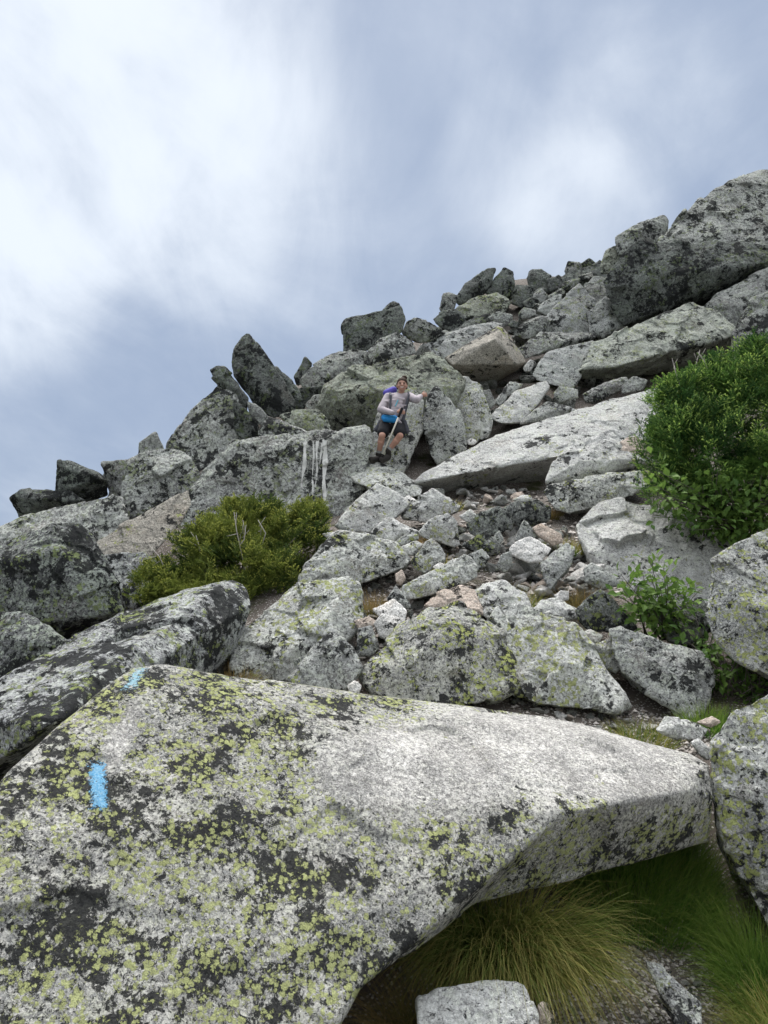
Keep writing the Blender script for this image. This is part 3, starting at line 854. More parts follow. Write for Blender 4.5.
rock("rock", "blocky white-topped rock below the ridged pale rock", "rock", 'pale', 8.7, "418,533 429,520 448,513 457,522 460,544 454,547 442,540 424,538", "449,524,-.08 425,530,-.03", tilt=0.3)
rock("stone", "thin curved stone at the foot of the blunt pale rock", "stone", 'mid', 8.2, "393,543 404,535 418,534 419,539 402,546", tilt=0.5)
rock("stone", "small stone left of the yellow-topped stone", "stone", 'pale', 7.95, "399,547 417,541 423,544 414,556 404,554", tilt=0.5)
rock("rock", "stone with a bright yellow-green lichen face in mid trail", "rock", 'palegreen', 7.7, "411,562 425,543 433,539 445,554 445,561 425,573 416,570", tilt=0.5)
rock("stone", "tiny white stone just above the yellow-stained slab", "stone", 'white', 7.6, "432,567 441,562 446,566 439,571", tilt=0.5)
rock("stone", "buff upright stone between broad pale boulder and yellow-stained slab", "stone", 'pink', 7.3, "395,574 402,569 406,578 401,586 396,582", tilt=0.3)
rock("stone", "little grey stone at the right tip of the left shrub", "stone", 'mid', 8.6, "334,526 341,520 350,528 344,533", tilt=0.4)
rock("stone", "white chip between the triangular and the ridged pale rocks", "stone", 'white', 9.8, "403,498 409,495 419,502 415,507", tilt=0.5)
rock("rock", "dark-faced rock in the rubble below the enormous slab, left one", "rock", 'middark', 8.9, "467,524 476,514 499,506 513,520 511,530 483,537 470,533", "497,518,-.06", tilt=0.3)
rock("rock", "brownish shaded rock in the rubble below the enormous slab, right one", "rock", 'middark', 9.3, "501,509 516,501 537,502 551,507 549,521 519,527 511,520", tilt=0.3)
rock("stone", "flat pale stone lying on the brownish shaded rock", "stone", 'pale', 9.7, "512,500 521,495 530,495 533,500 524,504", tilt=0.6)
rock("stone", "grey spike-shaped stone beside the pinkish stone", "stone", 'mid', 8.5, "514,541 524,519 539,536 533,542", tilt=0.3)
rock("stone", "pinkish oblong stone in the rubble", "stone", 'pink', 8.4, "533,528 541,523 560,534 563,542 553,546 537,535", tilt=0.5)
rock("rock", "bright flat-topped stone in the middle of the rubble", "rock", 'white', 7.95, "509,549 518,540 530,537 552,548 541,562 527,562 512,555", "528,552,-.08", tilt=0.6)
rock("slab", "bluish-grey slab tilted into the grass right of the rubble", "slab", 'mid', 7.4, "540,563 566,543 575,547 571,564 550,590 545,580", tilt=0.7)
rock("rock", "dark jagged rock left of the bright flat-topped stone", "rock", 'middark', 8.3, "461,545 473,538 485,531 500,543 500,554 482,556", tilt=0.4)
rock("stone", "small upright stone between dark jagged rock and grey spike", "stone", 'mid', 8.55, "492,539 499,529 504,540 499,545", tilt=0.3)
rock("stone", "dark-sided cube stone below the bright flat-topped stone", "stone", 'mid', 7.7, "496,566 502,554 510,551 513,565 505,573", "507,560,-.1", tilt=0.2)
rock("stone", "pale stone at the left end of the rubble by the ridged rock", "stone", 'pale', 9.0, "459,516 470,509 477,515 469,524", tilt=0.5)
# --- at the bottom
rock("rock", "pale angular rock at the bottom edge in front of the grass tussock", "rock", 'pale', 2.75, "420,1001 440,992 479,982 505,979 526,984 533,1010 545,1065 418,1065", "500,990,-.02 470,1010,-.06", tilt=0.8, thick=0.7, res=2.5)
rock("rock", "grey rock half buried in the gravel at the bottom right", "rock", 'mid', 3.1, "646,962 660,966 680,985 701,1004 700,1035 680,1035 659,992", "665,985,-.08", tilt=0.7, thick=0.6)
rock("stone", "small upright stone beside the pale angular bottom rock", "stone", 'pink', 2.95, "538,1004 544,1001 552,1016 550,1030 538,1030", tilt=0.3)
rock("rock", "pale trailside rock behind the right end of the front boulder", "rock", 'pale', 4.95, "656,730 666,716 688,720 707,729 700,740 673,739", tilt=0.6)
rock("stone", "buff stone right of the pale trailside rock", "stone", 'pink', 5.0, "696,722 712,716 721,721 711,728", tilt=0.5)
rock("stone", "smooth pale stone in the gap at the front boulder's right tip", "stone", 'pale', 4.75, "690,742 698,738 712,750 708,760 700,755", tilt=0.5)

# ------------------------------------------------------------------ hillside
_px = np.array([unp(384, y, D) for y, D in DY if D <= 25.5])
_pY = np.concatenate([[-4000, -900, -60, -4.0, 0.0, 1.6], np.sort(_px[:, 1]), [26, 28, 34, 70, 130, 400, 2000, 6000]])
_o = np.argsort(_px[:, 1])
_pZ = np.concatenate([[-420, -330, -24.0, -2.0, -0.75, -0.30], _px[_o, 2], [12.3, 11.6, 7.0, -8, -40, -160, -330, -400]])


def base_z(X, Y):
    z = np.interp(Y, _pY, _pZ)
    xl = np.interp(Y, [0, 6, 11, 17, 24, 30, 36, 60], [-8, -6.0, -3.4, -1.6, 3.4, 9.5, 16.5, 40])
    t = (xl - X)
    z = z - 1.25 * np.where(t > 0, t * t / (t + 1.5), 0.0)
    z = z - 0.15 * np.maximum(np.abs(X) - 60, 0)
    return np.maximum(z, -420.0)


_S = np.array(SUPPORT)
_sres = _S[:, 2] - base_z(_S[:, 0], _S[:, 1])


def terrain_z(X, Y):
    X = np.asarray(X, float)
    Y = np.asarray(Y, float)
    sh = X.shape
    x, y = X.ravel(), Y.ravel()
    b = base_z(x, y)
    num = np.zeros_like(b)
    den = np.full_like(b, 0.35)
    near = (np.abs(x) < 30) & (y > -2) & (y < 45)
    xn, yn = x[near], y[near]
    if len(xn):
        for (sx_, sy_, sz_, ss_), r in zip(_S, _sres):
            sg = 0.35 + 0.045 * sy_
            w = np.exp(-((xn - sx_) ** 2 + (yn - sy_) ** 2) / (2 * sg * sg))
            num[near] += w * r
            den[near] += w
    z = b + np.clip(num / den, -1.5, 1.0)
    z = z - 0.10 - 0.012 * np.clip(y, 0, 40) - 0.09 * np.clip(y - 13, 0, 12) * np.clip((4.2 - x) / 3.0, 0, 1)
    q = np.stack([x, y, z * 0], 1)
    z = z + np.where(near, 0.05 * fbm(q * 1.7, 5, 3) + 0.015 * fbm(q * 9.0, 6, 3), 8.0 * fbm(q * 0.01, 7, 3))
    return z.reshape(sh)


def grow(a, b, s0, k=1.25):
    out = [a]
    s = s0
    sg = 1 if b > a else -1
    while (b - out[-1]) * sg > s:
        out.append(out[-1] + sg * s)
        s *= k
    out.append(b)
    return out[1:]


gx = np.array(sorted(grow(-8, -6000, 0.4) + list(np.arange(-8, 9, 0.09)) + grow(9, 26, 0.25, 1.0) + grow(26, 6000, 0.6)))
gy = np.array(sorted(grow(1.5, -4000, 0.4) + list(np.arange(1.5, 12, 0.07)) + grow(12, 42, 0.25, 1.0) + grow(42, 6000, 0.8)))
gx = np.unique(gx)
gy = np.unique(gy)
XX, YY = np.meshgrid(gx, gy)
ZZ = terrain_z(XX, YY)
nx, ny = len(gx), len(gy)
idx = np.arange(nx * ny).reshape(ny, nx)
quads = np.stack([idx[:-1, :-1], idx[:-1, 1:], idx[1:, 1:], idx[1:, :-1]], -1).reshape(-1, 4)

gm, T, b_, _ = new_mat("mountain_soil")
pos = T.n('ShaderNodeNewGeometry').outputs['Position']
soil = T.mix(T.noise(pos, 3.0, 6, 0.65), (0.045, 0.037, 0.031), (0.16, 0.138, 0.12))
v1 = T.n('ShaderNodeTexVoronoi', feature='F1')
T.link(pos, v1.inputs['Vector'])
v1.inputs['Scale'].default_value = 46
sc_ = T.n('ShaderNodeSeparateColor')
T.link(v1.outputs['Color'], sc_.inputs[0])
stone_c = T.mix(sc_.outputs[1], (0.19, 0.178, 0.163), (0.46, 0.435, 0.405))
stone_f = T.m('MULTIPLY', T.ss(v1.outputs['Distance'], 0.42, 0.30), T.ss(T.m('ADD', sc_.outputs[0], T.m('MULTIPLY', T.noise(pos, 1.6, 3), 0.8)), 0.62, 0.70))
gcol_ = T.mix(stone_f, soil, stone_c)
mossf = T.ss(T.noise(T.vm('ADD', pos, (4, 4, 1)), 1.1, 5, 0.65), 0.57, 0.66)
mosc = T.mix(T.noise(pos, 28, 4, 0.7), (0.018, 0.024, 0.009), (0.060, 0.062, 0.022))
gcol_ = T.mix(mossf, gcol_, mosc)
sp_ = T.n('ShaderNodeSeparateXYZ')
T.link(pos, sp_.inputs[0])
wood = T.mix(T.noise(pos, 0.05, 6, 0.7), (0.018, 0.035, 0.016), (0.05, 0.075, 0.03))
gcol_ = T.mix(T.ss(sp_.outputs['Z'], -9.0, -25.0), gcol_, wood)
T.put(b_.inputs['Base Color'], gcol_)
b_.inputs['Roughness'].default_value = 0.95
bpn = T.n('ShaderNodeBump')
bpn.inputs['Strength'].default_value = 0.8
bpn.inputs['Distance'].default_value = 0.02
T.link(addT(T, [T.noise(pos, 30, 6, 0.7), T.m('MULTIPLY', stone_f, 0.6)]), bpn.inputs['Height'])
T.link(bpn.outputs[0], b_.inputs['Normal'])

hill = obj("hillside", mesh_quads("hillside", np.stack([XX.ravel(), YY.ravel(), ZZ.ravel()], 1), quads, gm))
tag(hill, "brown gravelly soil of the steep mountainside between the boulders", None, None, 'structure')


def hit(x, y, lift=0.0):
    """where the line of sight through a photo position meets the soil"""
    Ds = np.linspace(2.2, 40, 900)
    P = np.array([unp(x, y, d) for d in Ds])
    dz = P[:, 2] - terrain_z(P[:, 0], P[:, 1])
    k = np.where(dz < 0)[0]
    if len(k) == 0 or k[0] == 0:
        return None
    i = k[0]
    f = dz[i - 1] / (dz[i - 1] - dz[i])
    p = P[i - 1] * (1 - f) + P[i] * f
    p[2] += lift
    return p


# ------------------------------------------------------------------ loose stones
def pebble_mesh(name, mat, seed, sub=2):
    rng = np.random.default_rng(seed)
    bm = bmesh.new()
    for _ in range(10):
        p = rng.normal(size=3)
        p /= np.linalg.norm(p)
        p *= np.array([1.0, 0.75, 0.55]) * rng.uniform(0.85, 1.1)
        bm.verts.new(p)
    bmesh.ops.convex_hull(bm, input=bm.verts[:])
    me = bpy.data.meshes.new("w")
    bm.to_mesh(me)
    bm.free()
    v, q = remesh(me, 0.07)
    v = lap(v, q, 1, 0.3)
    n = normals(v, q)
    v = v + n * (0.05 * fbm(v * 2.2, seed, 3))[:, None]
    v[:, 2] += 0.35
    return mesh_quads(name, v, q, mat)


PEB = [pebble_mesh("stone", M[m], 900 + i) for i, m in enumerate(['pale', 'white', 'mid', 'pink', 'pale', 'mid', 'white', 'middark'])]
BOULDER = [pebble_mesh("rock", M[m], 950 + i) for i, m in enumerate(['far', 'ledge', 'far', 'fardark'])]
prng = random.Random(11)


def inpoly(x, y, poly):
    c = False
    j = len(poly) - 1
    for i in range(len(poly)):
        xi, yi = poly[i]
        xj, yj = poly[j]
        if (yi > y) != (yj > y) and x < (xj - xi) * (y - yi) / (yj - yi) + xi:
            c = not c
        j = i
    return c


def strew(poly, n, smin, smax, label, group, meshes=None, cat="stone", name="stone", sink=0.0):
    xs = [p[0] for p in poly]
    ys = [p[1] for p in poly]
    k = 0
    tries = 0
    while k < n and tries < n * 20:
        tries += 1
        x, y = prng.uniform(min(xs), max(xs)), prng.uniform(min(ys), max(ys))
        if not inpoly(x, y, poly):
            continue
        p = hit(x, y)
        if p is None:
            continue
        o = bpy.data.objects.new(name, prng.choice(meshes or PEB))
        col.objects.link(o)
        s = smin * (smax / smin) ** (prng.random() ** 1.6)
        o.location = p - np.array([0, 0, sink * s])
        o.scale = (s * prng.uniform(0.8, 1.3), s * prng.uniform(0.8, 1.2), s * prng.uniform(0.7, 1.2))
        o.rotation_euler = (prng.uniform(-0.5, 0.5), prng.uniform(-0.5, 0.5), prng.uniform(0, 6.28))
        tag(o, label, cat, group, 'thing')
        k += 1


strew([(455, 495), (520, 488), (560, 520), (610, 575), (590, 605), (540, 600), (470, 560), (425, 520)], 165, 0.045, 0.19,
      "small loose stone in the rubble below the enormous pale slab", "rubble stones below the enormous slab")
strew([(395, 530), (470, 545), (480, 600), (420, 620), (365, 690), (350, 650), (370, 590)], 75, 0.035, 0.13,
      "small loose stone beside the trail between the two bright white stones and the yellow-stained slab", "loose stones along the mid trail")
strew([(495, 700), (600, 706), (690, 720), (716, 742), (700, 750), (640, 738), (560, 722)], 95, 0.02, 0.07,
      "pebble in the gravel strip behind the front boulder", "pebbles behind the front boulder", None, "pebble", "pebble")
strew([(560, 985), (650, 930), (700, 950), (730, 1000), (740, 1040), (540, 1040)], 80, 0.012, 0.05,
      "pebble in the gravel at the bottom right", "pebbles in the bottom right gravel", None, "pebble", "pebble")
strew([(440, 492), (520, 490), (575, 515), (615, 580), (590, 600), (530, 600), (470, 585), (420, 535)], 55, 0.09, 0.22,
      "angular pale rock in the rubble ramp below the enormous pale slab", "angular rocks of the rubble ramp", [PEB[0], PEB[1], PEB[4], PEB[2]], "rock", "rock", -0.1)
strew([(480, 330), (620, 300), (640, 380), (560, 420), (470, 430)], 70, 0.22, 0.62,
      "grey rock half hidden in the gaps of the upper boulder field", "rocks in the gaps of the upper slope", BOULDER, "rock", "rock", 0.1)
strew([(300, 375), (420, 335), (520, 285), (600, 270), (610, 300), (480, 340), (330, 400)], 75, 0.3, 0.7,
      "grey rock filling a gap just under the skyline boulders", "rocks in the gaps under the skyline", BOULDER, "rock", "rock", 0.1)

# fine gravel, one mass
gr = np.random.default_rng(3)
GV, GF = [], []
ico_v = np.array([(0, 0, 1), (0.9, 0, 0.1), (0.28, 0.85, 0.1), (-0.73, 0.53, 0.0), (-0.73, -0.53, 0.1), (0.28, -0.85, 0.0), (0, 0, -0.8)])
ico_f = [(0, 1, 2), (0, 2, 3), (0, 3, 4), (0, 4, 5), (0, 5, 1), (6, 2, 1), (6, 3, 2), (6, 4, 3), (6, 5, 4), (6, 1, 5)]
for poly, n, a, b2 in (
        ([(490, 696), (600, 704), (700, 722), (720, 742), (705, 760), (640, 742), (560, 728)], 2600, 0.005, 0.024),
        ([(540, 990), (650, 925), (705, 945), (740, 1000), (745, 1060), (535, 1060)], 3400, 0.003, 0.016),
        ([(430, 500), (520, 488), (590, 520), (625, 600), (560, 612), (470, 610), (400, 640), (370, 690), (350, 650), (380, 580)], 6000, 0.010, 0.055)):
    xs = [p[0] for p in poly]
    ys = [p[1] for p in poly]
    P0 = []
    for _ in range(n):
        x, y = gr.uniform(min(xs), max(xs)), gr.uniform(min(ys), max(ys))
        if inpoly(x, y, poly):
            P0.append((x, y))
    # one soil hit for every few stones keeps this quick
    base = [hit(x, y) for x, y in P0[::6]]
    for i, (x, y) in enumerate(P0):
        hb = base[i // 6] if i % 6 == 0 else None
        if hb is None:
            hb0 = base[i // 6]
            if hb0 is None:
                continue
            hb = hb0 + np.array([gr.normal() * 0.05, gr.normal() * 0.06, 0])
            hb[2] = terrain_z(np.array([hb[0]]), np.array([hb[1]]))[0]
        s = a * (b2 / a) ** (gr.random() ** 1.5)
        an = gr.uniform(0, 6.28)
        rot = np.array([[math.cos(an), -math.sin(an), 0], [math.sin(an), math.cos(an), 0], [0, 0, 1]])
        vv = (ico_v * (1 + 0.25 * gr.normal(size=(7, 1)))) * s * np.array([1.2, 0.9, 0.7])
        k = len(GV)
        GV += [tuple(hb + rot @ w + np.array([0, 0, 0.2 * s])) for w in vv]
        GF += [tuple(k + j for j in f) for f in ico_f]
gmat, T, b_, _ = new_mat("gravel")
pos = T.n('ShaderNodeNewGeometry').outputs['Random Per Island']
T.put(b_.inputs['Base Color'], T.mix(pos, (0.17, 0.155, 0.14), (0.54, 0.50, 0.465)))
gobj = obj("gravel", mesh_from("gravel", GV, GF, gmat, False))
tag(gobj, "pinkish gravel strewn over the soil between the boulders", None, None, 'stuff')

# ------------------------------------------------------------------ paint and streaks lying on the rock
def find_rock(label_part):
    for o in bpy.data.objects:
        if o.get('label') and label_part in o['label']:
            return o


def patch(name, rockobj, fn, box, step, mat, lift=0.0015):
    """a thin skin of paint on the stone: fn gives how far inside the mark a point lies"""
    v, q = o_data[rockobj.name]
    bvh = BVHTree.FromPolygons([tuple(a) for a in v], [tuple(int(i) for i in f) for f in q])
    x0, y0, x1, y1 = box
    xs = np.arange(x0, x1 + step, step)
    ys = np.arange(y0, y1 + step, step)
    ids = {}
    V, Fc, E = [], [], []
    for j, y in enumerate(ys):
        for i, x in enumerate(xs):
            e = fn(x, y)
            if e < -0.6:
                continue
            d = pixdir(x, y)
            loc, nor, _, _ = bvh.ray_cast(Vector(EYE), Vector(d))
            if loc is None:
                continue
            if nor.dot(Vector(d)) > 0:
                nor = -nor
            ids[(i, j)] = len(V)
            E.append(e)
            V.append(np.array(loc + nor * lift) - np.array(rockobj.location))
    for (i, j), a in ids.items():
        b, c, d = ids.get((i + 1, j)), ids.get((i + 1, j + 1)), ids.get((i, j + 1))
        if None in (b, c, d):
            continue
        if max(np.linalg.norm(V[a] - V[c]), np.linalg.norm(V[b] - V[d])) > 0.12 * step * 3:
            continue
        Fc.append((a, d, c, b))
    me = mesh_from(name, V, Fc, mat)
    at = me.attributes.new('inside', 'FLOAT', 'POINT')
    at.data.foreach_set('value', np.asarray(E, np.float32))
    return obj(name, me, rockobj)


def wornpaint(name, c, c2, scale, wear=0.0, cover=1.0, squash=1.0):
    m, T, b, out = new_mat(name)
    tc = T.n('ShaderNodeTexCoord').outputs['Object']
    tc = T.vm('MULTIPLY', tc, (1, 1, squash))
    n1 = T.noise(tc, scale, 6, 0.75)
    n2 = T.noise(T.vm('ADD', tc, (3, 1, 7)), scale * 4.0, 4, 0.7)
    T.put(b.inputs['Base Color'], T.mix(T.ss(T.noise(tc, scale * 2.2, 5, 0.7), 0.35, 0.65), c, c2))
    b.inputs['Roughness'].default_value = 0.95
    b.inputs['Specular IOR Level'].default_value = 0.05
    a = addT(T, [T.attr('inside'), T.m('MULTIPLY', T.m('SUBTRACT', n1, 0.5), 3.2), T.m('MULTIPLY', T.m('SUBTRACT', n2, 0.5), 1.6)])
    a = T.m('MULTIPLY', T.ss(a, 0.05 + wear, 0.40 + wear), cover)
    bp = T.n('ShaderNodeBump')
    bp.inputs['Strength'].default_value = 0.8
    bp.inputs['Distance'].default_value = 0.01
    T.link(T.noise(tc, 40, 6, 0.7), bp.inputs['Height'])
    T.link(bp.outputs[0], b.inputs['Normal'])
    tr = T.n('ShaderNodeBsdfTransparent')
    mx = T.n('ShaderNodeMixShader')
    T.link(a, mx.inputs[0])
    T.link(tr.outputs[0], mx.inputs[1])
    T.link(b.outputs[0], mx.inputs[2])
    T.link(mx.outputs[0], out.inputs[0])
    return m


front = find_rock("huge foreground boulder")
blue = wornpaint("blue_paint", (0.075, 0.26, 0.45), (0.24, 0.41, 0.53), 55, 0.0, 0.93)
paleblue = wornpaint("faded_blue_paint", (0.20, 0.42, 0.52), (0.38, 0.50, 0.55), 45, 0.25, 0.75)


def bar(x, y, cx, cy, hw, hh, slant, soft):
    u = abs((x - cx) - slant * (y - cy)) - hw
    w = abs(y - cy) - hh
    return -max(u, w) / soft


pb = patch("paint_blaze", front, lambda x, y: bar(x, y, 98.5, 786, 8.5, 24, 0.05, 9.0), (84, 756, 113, 816), 0.7, blue)
tag(pb, "bright blue upright paint blaze")
pb = patch("paint_blaze", front, lambda x, y: bar(x, y, 135, 679, 9.0, 14.0, -0.62, 10.0), (112, 660, 160, 702), 0.7, paleblue)
tag(pb, "faded pale blue paint blaze on the top edge")

streakrock = find_rock("white mineral streaks")
chalk = wornpaint("white_streak", (0.46, 0.46, 0.44), (0.62, 0.62, 0.60), 8.0, 0.05, 0.85, 0.25)


def streak(x, y, xa, xb, ya, yb, w):
    f = (y - ya) / (yb - ya)
    c = xa + (xb - xa) * f + 0.5 * math.sin(y * 0.17 + xa)
    ww = w * (1.0 - 0.45 * f) * (1 + 0.25 * math.sin(y * 0.21 + xa))
    return min((ww - abs(x - c)) / 1.1, (y - ya) / 2.0, (yb - y) / 9.0)


for a in ((306, 301.5, 441, 490, 2.4), (313.5, 312.5, 441, 505, 1.1), (317.5, 316, 441, 488, 1.3), (325.5, 323.5, 440, 512, 2.9), (321.5, 320, 442, 470, 0.8)):
    patch("white_streak", streakrock, lambda x, y: streak(x, y, *a), (a[1] - 8, a[2] - 2, a[0] + 9, a[3] + 2), 0.4, chalk, 0.006)

# ------------------------------------------------------------------ plants
def foliage_mat(name, c1, c2, tip, trans=0.25):
    m, T, b, out = new_mat(name)
    t = T.attr('tint')
    n = T.attr('tip')
    c = T.mix(t, c1, c2)
    c = T.mix(n, c, tip)
    T.put(b.inputs['Base Color'], c)
    b.inputs['Roughness'].default_value = 0.6
    b.inputs['Specular IOR Level'].default_value = 0.25
    tr = T.n('ShaderNodeBsdfTranslucent')
    T.link(c, tr.inputs[0])
    mx = T.n('ShaderNodeMixShader')
    mx.inputs[0].default_value = trans
    T.link(b.outputs[0], mx.inputs[1])
    T.link(tr.outputs[0], mx.inputs[2])
    T.link(mx.outputs[0], out.inputs[0])
    return m


def tri_mesh(name, V, mat, tint=None, tipv=None, k=3):
    n = len(V) // k
    me = mesh_quads_raw(name, V, np.arange(n * k).reshape(-1, k), mat)
    for nm, a in (('tint', tint), ('tip', tipv)):
        if a is not None:
            at = me.attributes.new(nm, 'FLOAT', 'POINT')
            at.data.foreach_set('value', np.asarray(a, np.float32))
    return me


def mesh_quads_raw(name, v, q, mat):
    me = bpy.data.meshes.new(name)
    me.vertices.add(len(v))
    me.vertices.foreach_set('co', np.asarray(v, np.float32).ravel())
    k = q.shape[1]
    me.loops.add(q.size)
    me.loops.foreach_set('vertex_index', q.astype(np.int32).ravel())
    me.polygons.add(len(q))
    me.polygons.foreach_set('loop_start', np.arange(0, q.size, k, dtype=np.int32))
    me.update(calc_edges=True)
    if mat:
        me.materials.append(mat)
    return me


def unit(a):
    return a / np.maximum(np.linalg.norm(a, axis=-1, keepdims=True), 1e-9)


def needles(base, d, L, tint, tip0, rng, K=26, nl=0.02, nw=0.0022):
    """needles set all round a lot of twigs at once"""
    n = len(base)
    t = (np.arange(K) + rng.random((n, K))) / K
    ref = np.where(np.abs(d[:, 2:3]) > 0.9, np.array([[1.0, 0, 0]]), np.array([[0, 0, 1.0]]))
    s1 = unit(np.cross(d, ref))
    s2 = np.cross(s1, d)
    az = rng.uniform(0, 2 * np.pi, (n, K))
    rad = np.cos(az)[..., None] * s1[:, None] + np.sin(az)[..., None] * s2[:, None]
    nd = unit(0.75 * d[:, None] + rad * 0.9 + np.array([0, 0, 0.25]))
    p = base[:, None] + d[:, None] * (L[:, None] * t)[..., None]
    side = unit(np.cross(nd, rng.normal(size=(n, K, 3))))
    ln = nl * rng.uniform(0.7, 1.2, (n, K, 1)) * (1 - 0.35 * t[..., None])
    V = np.stack([p - side * nw, p + side * nw, p + nd * ln], 2).reshape(-1, 3)
    tn = np.repeat(np.repeat(tint, K), 3)
    tp = (tip0[:, None] * np.clip((t - 0.45) * 2.2, 0, 1))
    tp = np.repeat(tp.reshape(-1), 3)
    return V, tn, tp


def tube(pts, r0, r1, sides=6):
    pts = np.asarray(pts, float)
    V, Fc = [], []
    n = len(pts)
    for i, p in enumerate(pts):
        d = unit(pts[min(i + 1, n - 1)] - pts[max(i - 1, 0)])
        ref = np.array([1.0, 0, 0]) if abs(d[2]) > 0.8 else np.array([0, 0, 1.0])
        a = unit(np.cross(d, ref))
        b = np.cross(d, a)
        r = r0 + (r1 - r0) * i / max(n - 1, 1)
        for k in range(sides):
            an = 2 * np.pi * k / sides
            V.append(p + r * (math.cos(an) * a + math.sin(an) * b))
    for i in range(n - 1):
        for k in range(sides):
            k2 = (k + 1) % sides
            Fc.append((i * sides + k, i * sides + k2, (i + 1) * sides + k2, (i + 1) * sides + k))
    Fc.append(tuple(range(sides))[::-1])
    Fc.append(tuple((n - 1) * sides + k for k in range(sides)))
    return V, Fc


def tubes_obj(name, tubes, mat, parent, org):
    V, Fc = [], []
    for v, f in tubes:
        o = len(V)
        V += [np.asarray(a) - org for a in v]
        Fc += [tuple(o + i for i in q) for q in f]
    return obj(name, mesh_from(name, V, Fc, mat), parent)


def flat_mat0(name, c, c2):
    m, T, b, _ = new_mat(name)
    tc = T.n('ShaderNodeTexCoord').outputs['Object']
    T.put(b.inputs['Base Color'], T.mix(T.noise(tc, 30, 4, 0.7), c, c2))
    return m


barkm, T, b_, _ = new_mat("grey_bark")
tc = T.n('ShaderNodeTexCoord').outputs['Object']
T.put(b_.inputs['Base Color'], T.mix(T.noise(tc, 30, 4, 0.7), (0.05, 0.042, 0.035), (0.16, 0.145, 0.13)))


deadm = flat_mat0('dead_wood', (0.22, 0.20, 0.18), (0.42, 0.40, 0.37))


def lobes_of(spec):
    """px, py, D, rx, ry (px), depth radius in m -> ellipsoids in space"""
    out = []
    for (x, y, D, rx, ry, rd) in spec:
        out.append((unp(x, y, D), np.array([rx / F * D, rd, ry / F * D])))
    return out


def spruce(name, label, group, lobes, root, n, mat, seed, spray=0.24, K=24, nl=0.02, nw=0.0022, bare=0, up=0.5, clump=5.0):
    rng = np.random.default_rng(seed)
    L = lobes_of(lobes)
    vol = np.array([r[0] * r[1] * r[2] for _, r in L]) ** 0.67
    pick = rng.choice(len(L), n, p=vol / vol.sum())
    C = np.array([L[i][0] for i in pick])
    Rr = np.array([L[i][1] for i in pick])
    u = unit(rng.normal(size=(n, 3)))
    u[:, 2] = np.where(rng.random(n) < 0.55, np.abs(u[:, 2]), u[:, 2])
    u[:, 1] -= 0.25
    u = unit(u)
    rr = 0.25 + 0.8 * rng.random(n) ** 0.55
    # clumps: branches end in bunches with gaps between
    P = C + u * Rr * rr[:, None]
    cl = vnoise(P * clump, seed)
    keep = cl + 0.40 * rng.random(n) > 0.10
    P, u, C, Rr = P[keep], u[keep], C[keep], Rr[keep]
    n = len(P)
    out = unit(u / Rr * Rr.mean())
    d = unit(out * 0.8 + np.array([0, 0, up]) + 0.45 * rng.normal(size=(n, 3)))
    Ls = spray * rng.uniform(0.6, 1.25, n)
    base = P - d * (Ls * 0.7)[:, None]
    tint = np.clip(0.5 + 0.9 * vnoise(P * 3.1, seed + 5) + 0.25 * rng.normal(size=n), 0, 1)
    newg = np.clip(rng.uniform(-0.7, 1.0, n) + 0.35 * (rr[keep] - 0.7), 0, 1)
    # flat sprays: a leader and three pairs of side twigs
    flat = unit(np.cross(d, unit(np.array([0, 0, 1.0]) + 0.4 * rng.normal(size=(n, 3)))))
    bs, ds, ls, ti, tp = [base], [d], [Ls], [tint], [newg]
    for f in (0.25, 0.45, 0.65, 0.82):
        for sg in (-1, 1):
            dd = unit(d * 0.75 + sg * flat * 0.75 + 0.18 * rng.normal(size=(n, 3)))
            bs.append(base + d * (Ls * f)[:, None])
            ds.append(dd)
            ls.append(Ls * (0.62 - 0.45 * f))
            ti.append(tint)
            tp.append(newg)
    V, tn, tpv = needles(np.concatenate(bs), np.concatenate(ds), np.concatenate(ls), np.concatenate(ti), np.concatenate(tp), rng, K, nl, nw)
    root = np.asarray(root)
    e = bpy.data.objects.new(name, None)
    col.objects.link(e)
    e.location = root
    tag(e, label, "shrub", group, 'thing')
    obj("crown", tri_mesh("crown", V - root, mat, tn, tpv), e)
    tb = []
    for i in rng.choice(n, min(n, 16), replace=False):
        a = root + np.array([rng.normal() * 0.12, rng.normal() * 0.1, 0.02])
        m1 = a * 0.45 + P[i] * 0.55 + np.array([0, 0, -0.08]) + 0.05 * rng.normal(size=3)
        tb.append(tube([a, a * 0.7 + m1 * 0.3 + 0.02 * rng.normal(size=3), m1, P[i] - d[i] * 0.05], 0.014, 0.003, 5))
    tubes_obj("trunk", tb, barkm, e, root)
    return e


LS = foliage_mat("spruce_olive", (0.058, 0.098, 0.020), (0.165, 0.205, 0.036), (0.44, 0.46, 0.10), 0.35)
RS = foliage_mat("spruce_green", (0.036, 0.095, 0.022), (0.11, 0.215, 0.042), (0.46, 0.62, 0.15), 0.35)

spruce("dwarf_spruce", "low olive-green spruce shrub in front of the white-streaked rock face, bare twigs poking out", None,
       [(235, 560, 8.3, 62, 46, 0.55), (180, 582, 8.2, 50, 26, 0.45), (290, 545, 8.5, 42, 46, 0.45), (250, 520, 8.6, 40, 24, 0.4), (155, 596, 7.9, 28, 12, 0.3), (310, 522, 8.7, 24, 22, 0.3), (270, 590, 8.0, 36, 24, 0.4), (205, 545, 8.4, 35, 30, 0.4), (240, 592, 7.8, 55, 22, 0.35), (285, 572, 7.9, 42, 26, 0.35), (195, 592, 7.8, 50, 18, 0.3), (240, 565, 7.9, 50, 28, 0.35)],
       unp(235, 612, 8.3), 5600, LS, 5, spray=0.20, K=26, nl=0.017, nw=0.0036, clump=6.0, up=0.7)
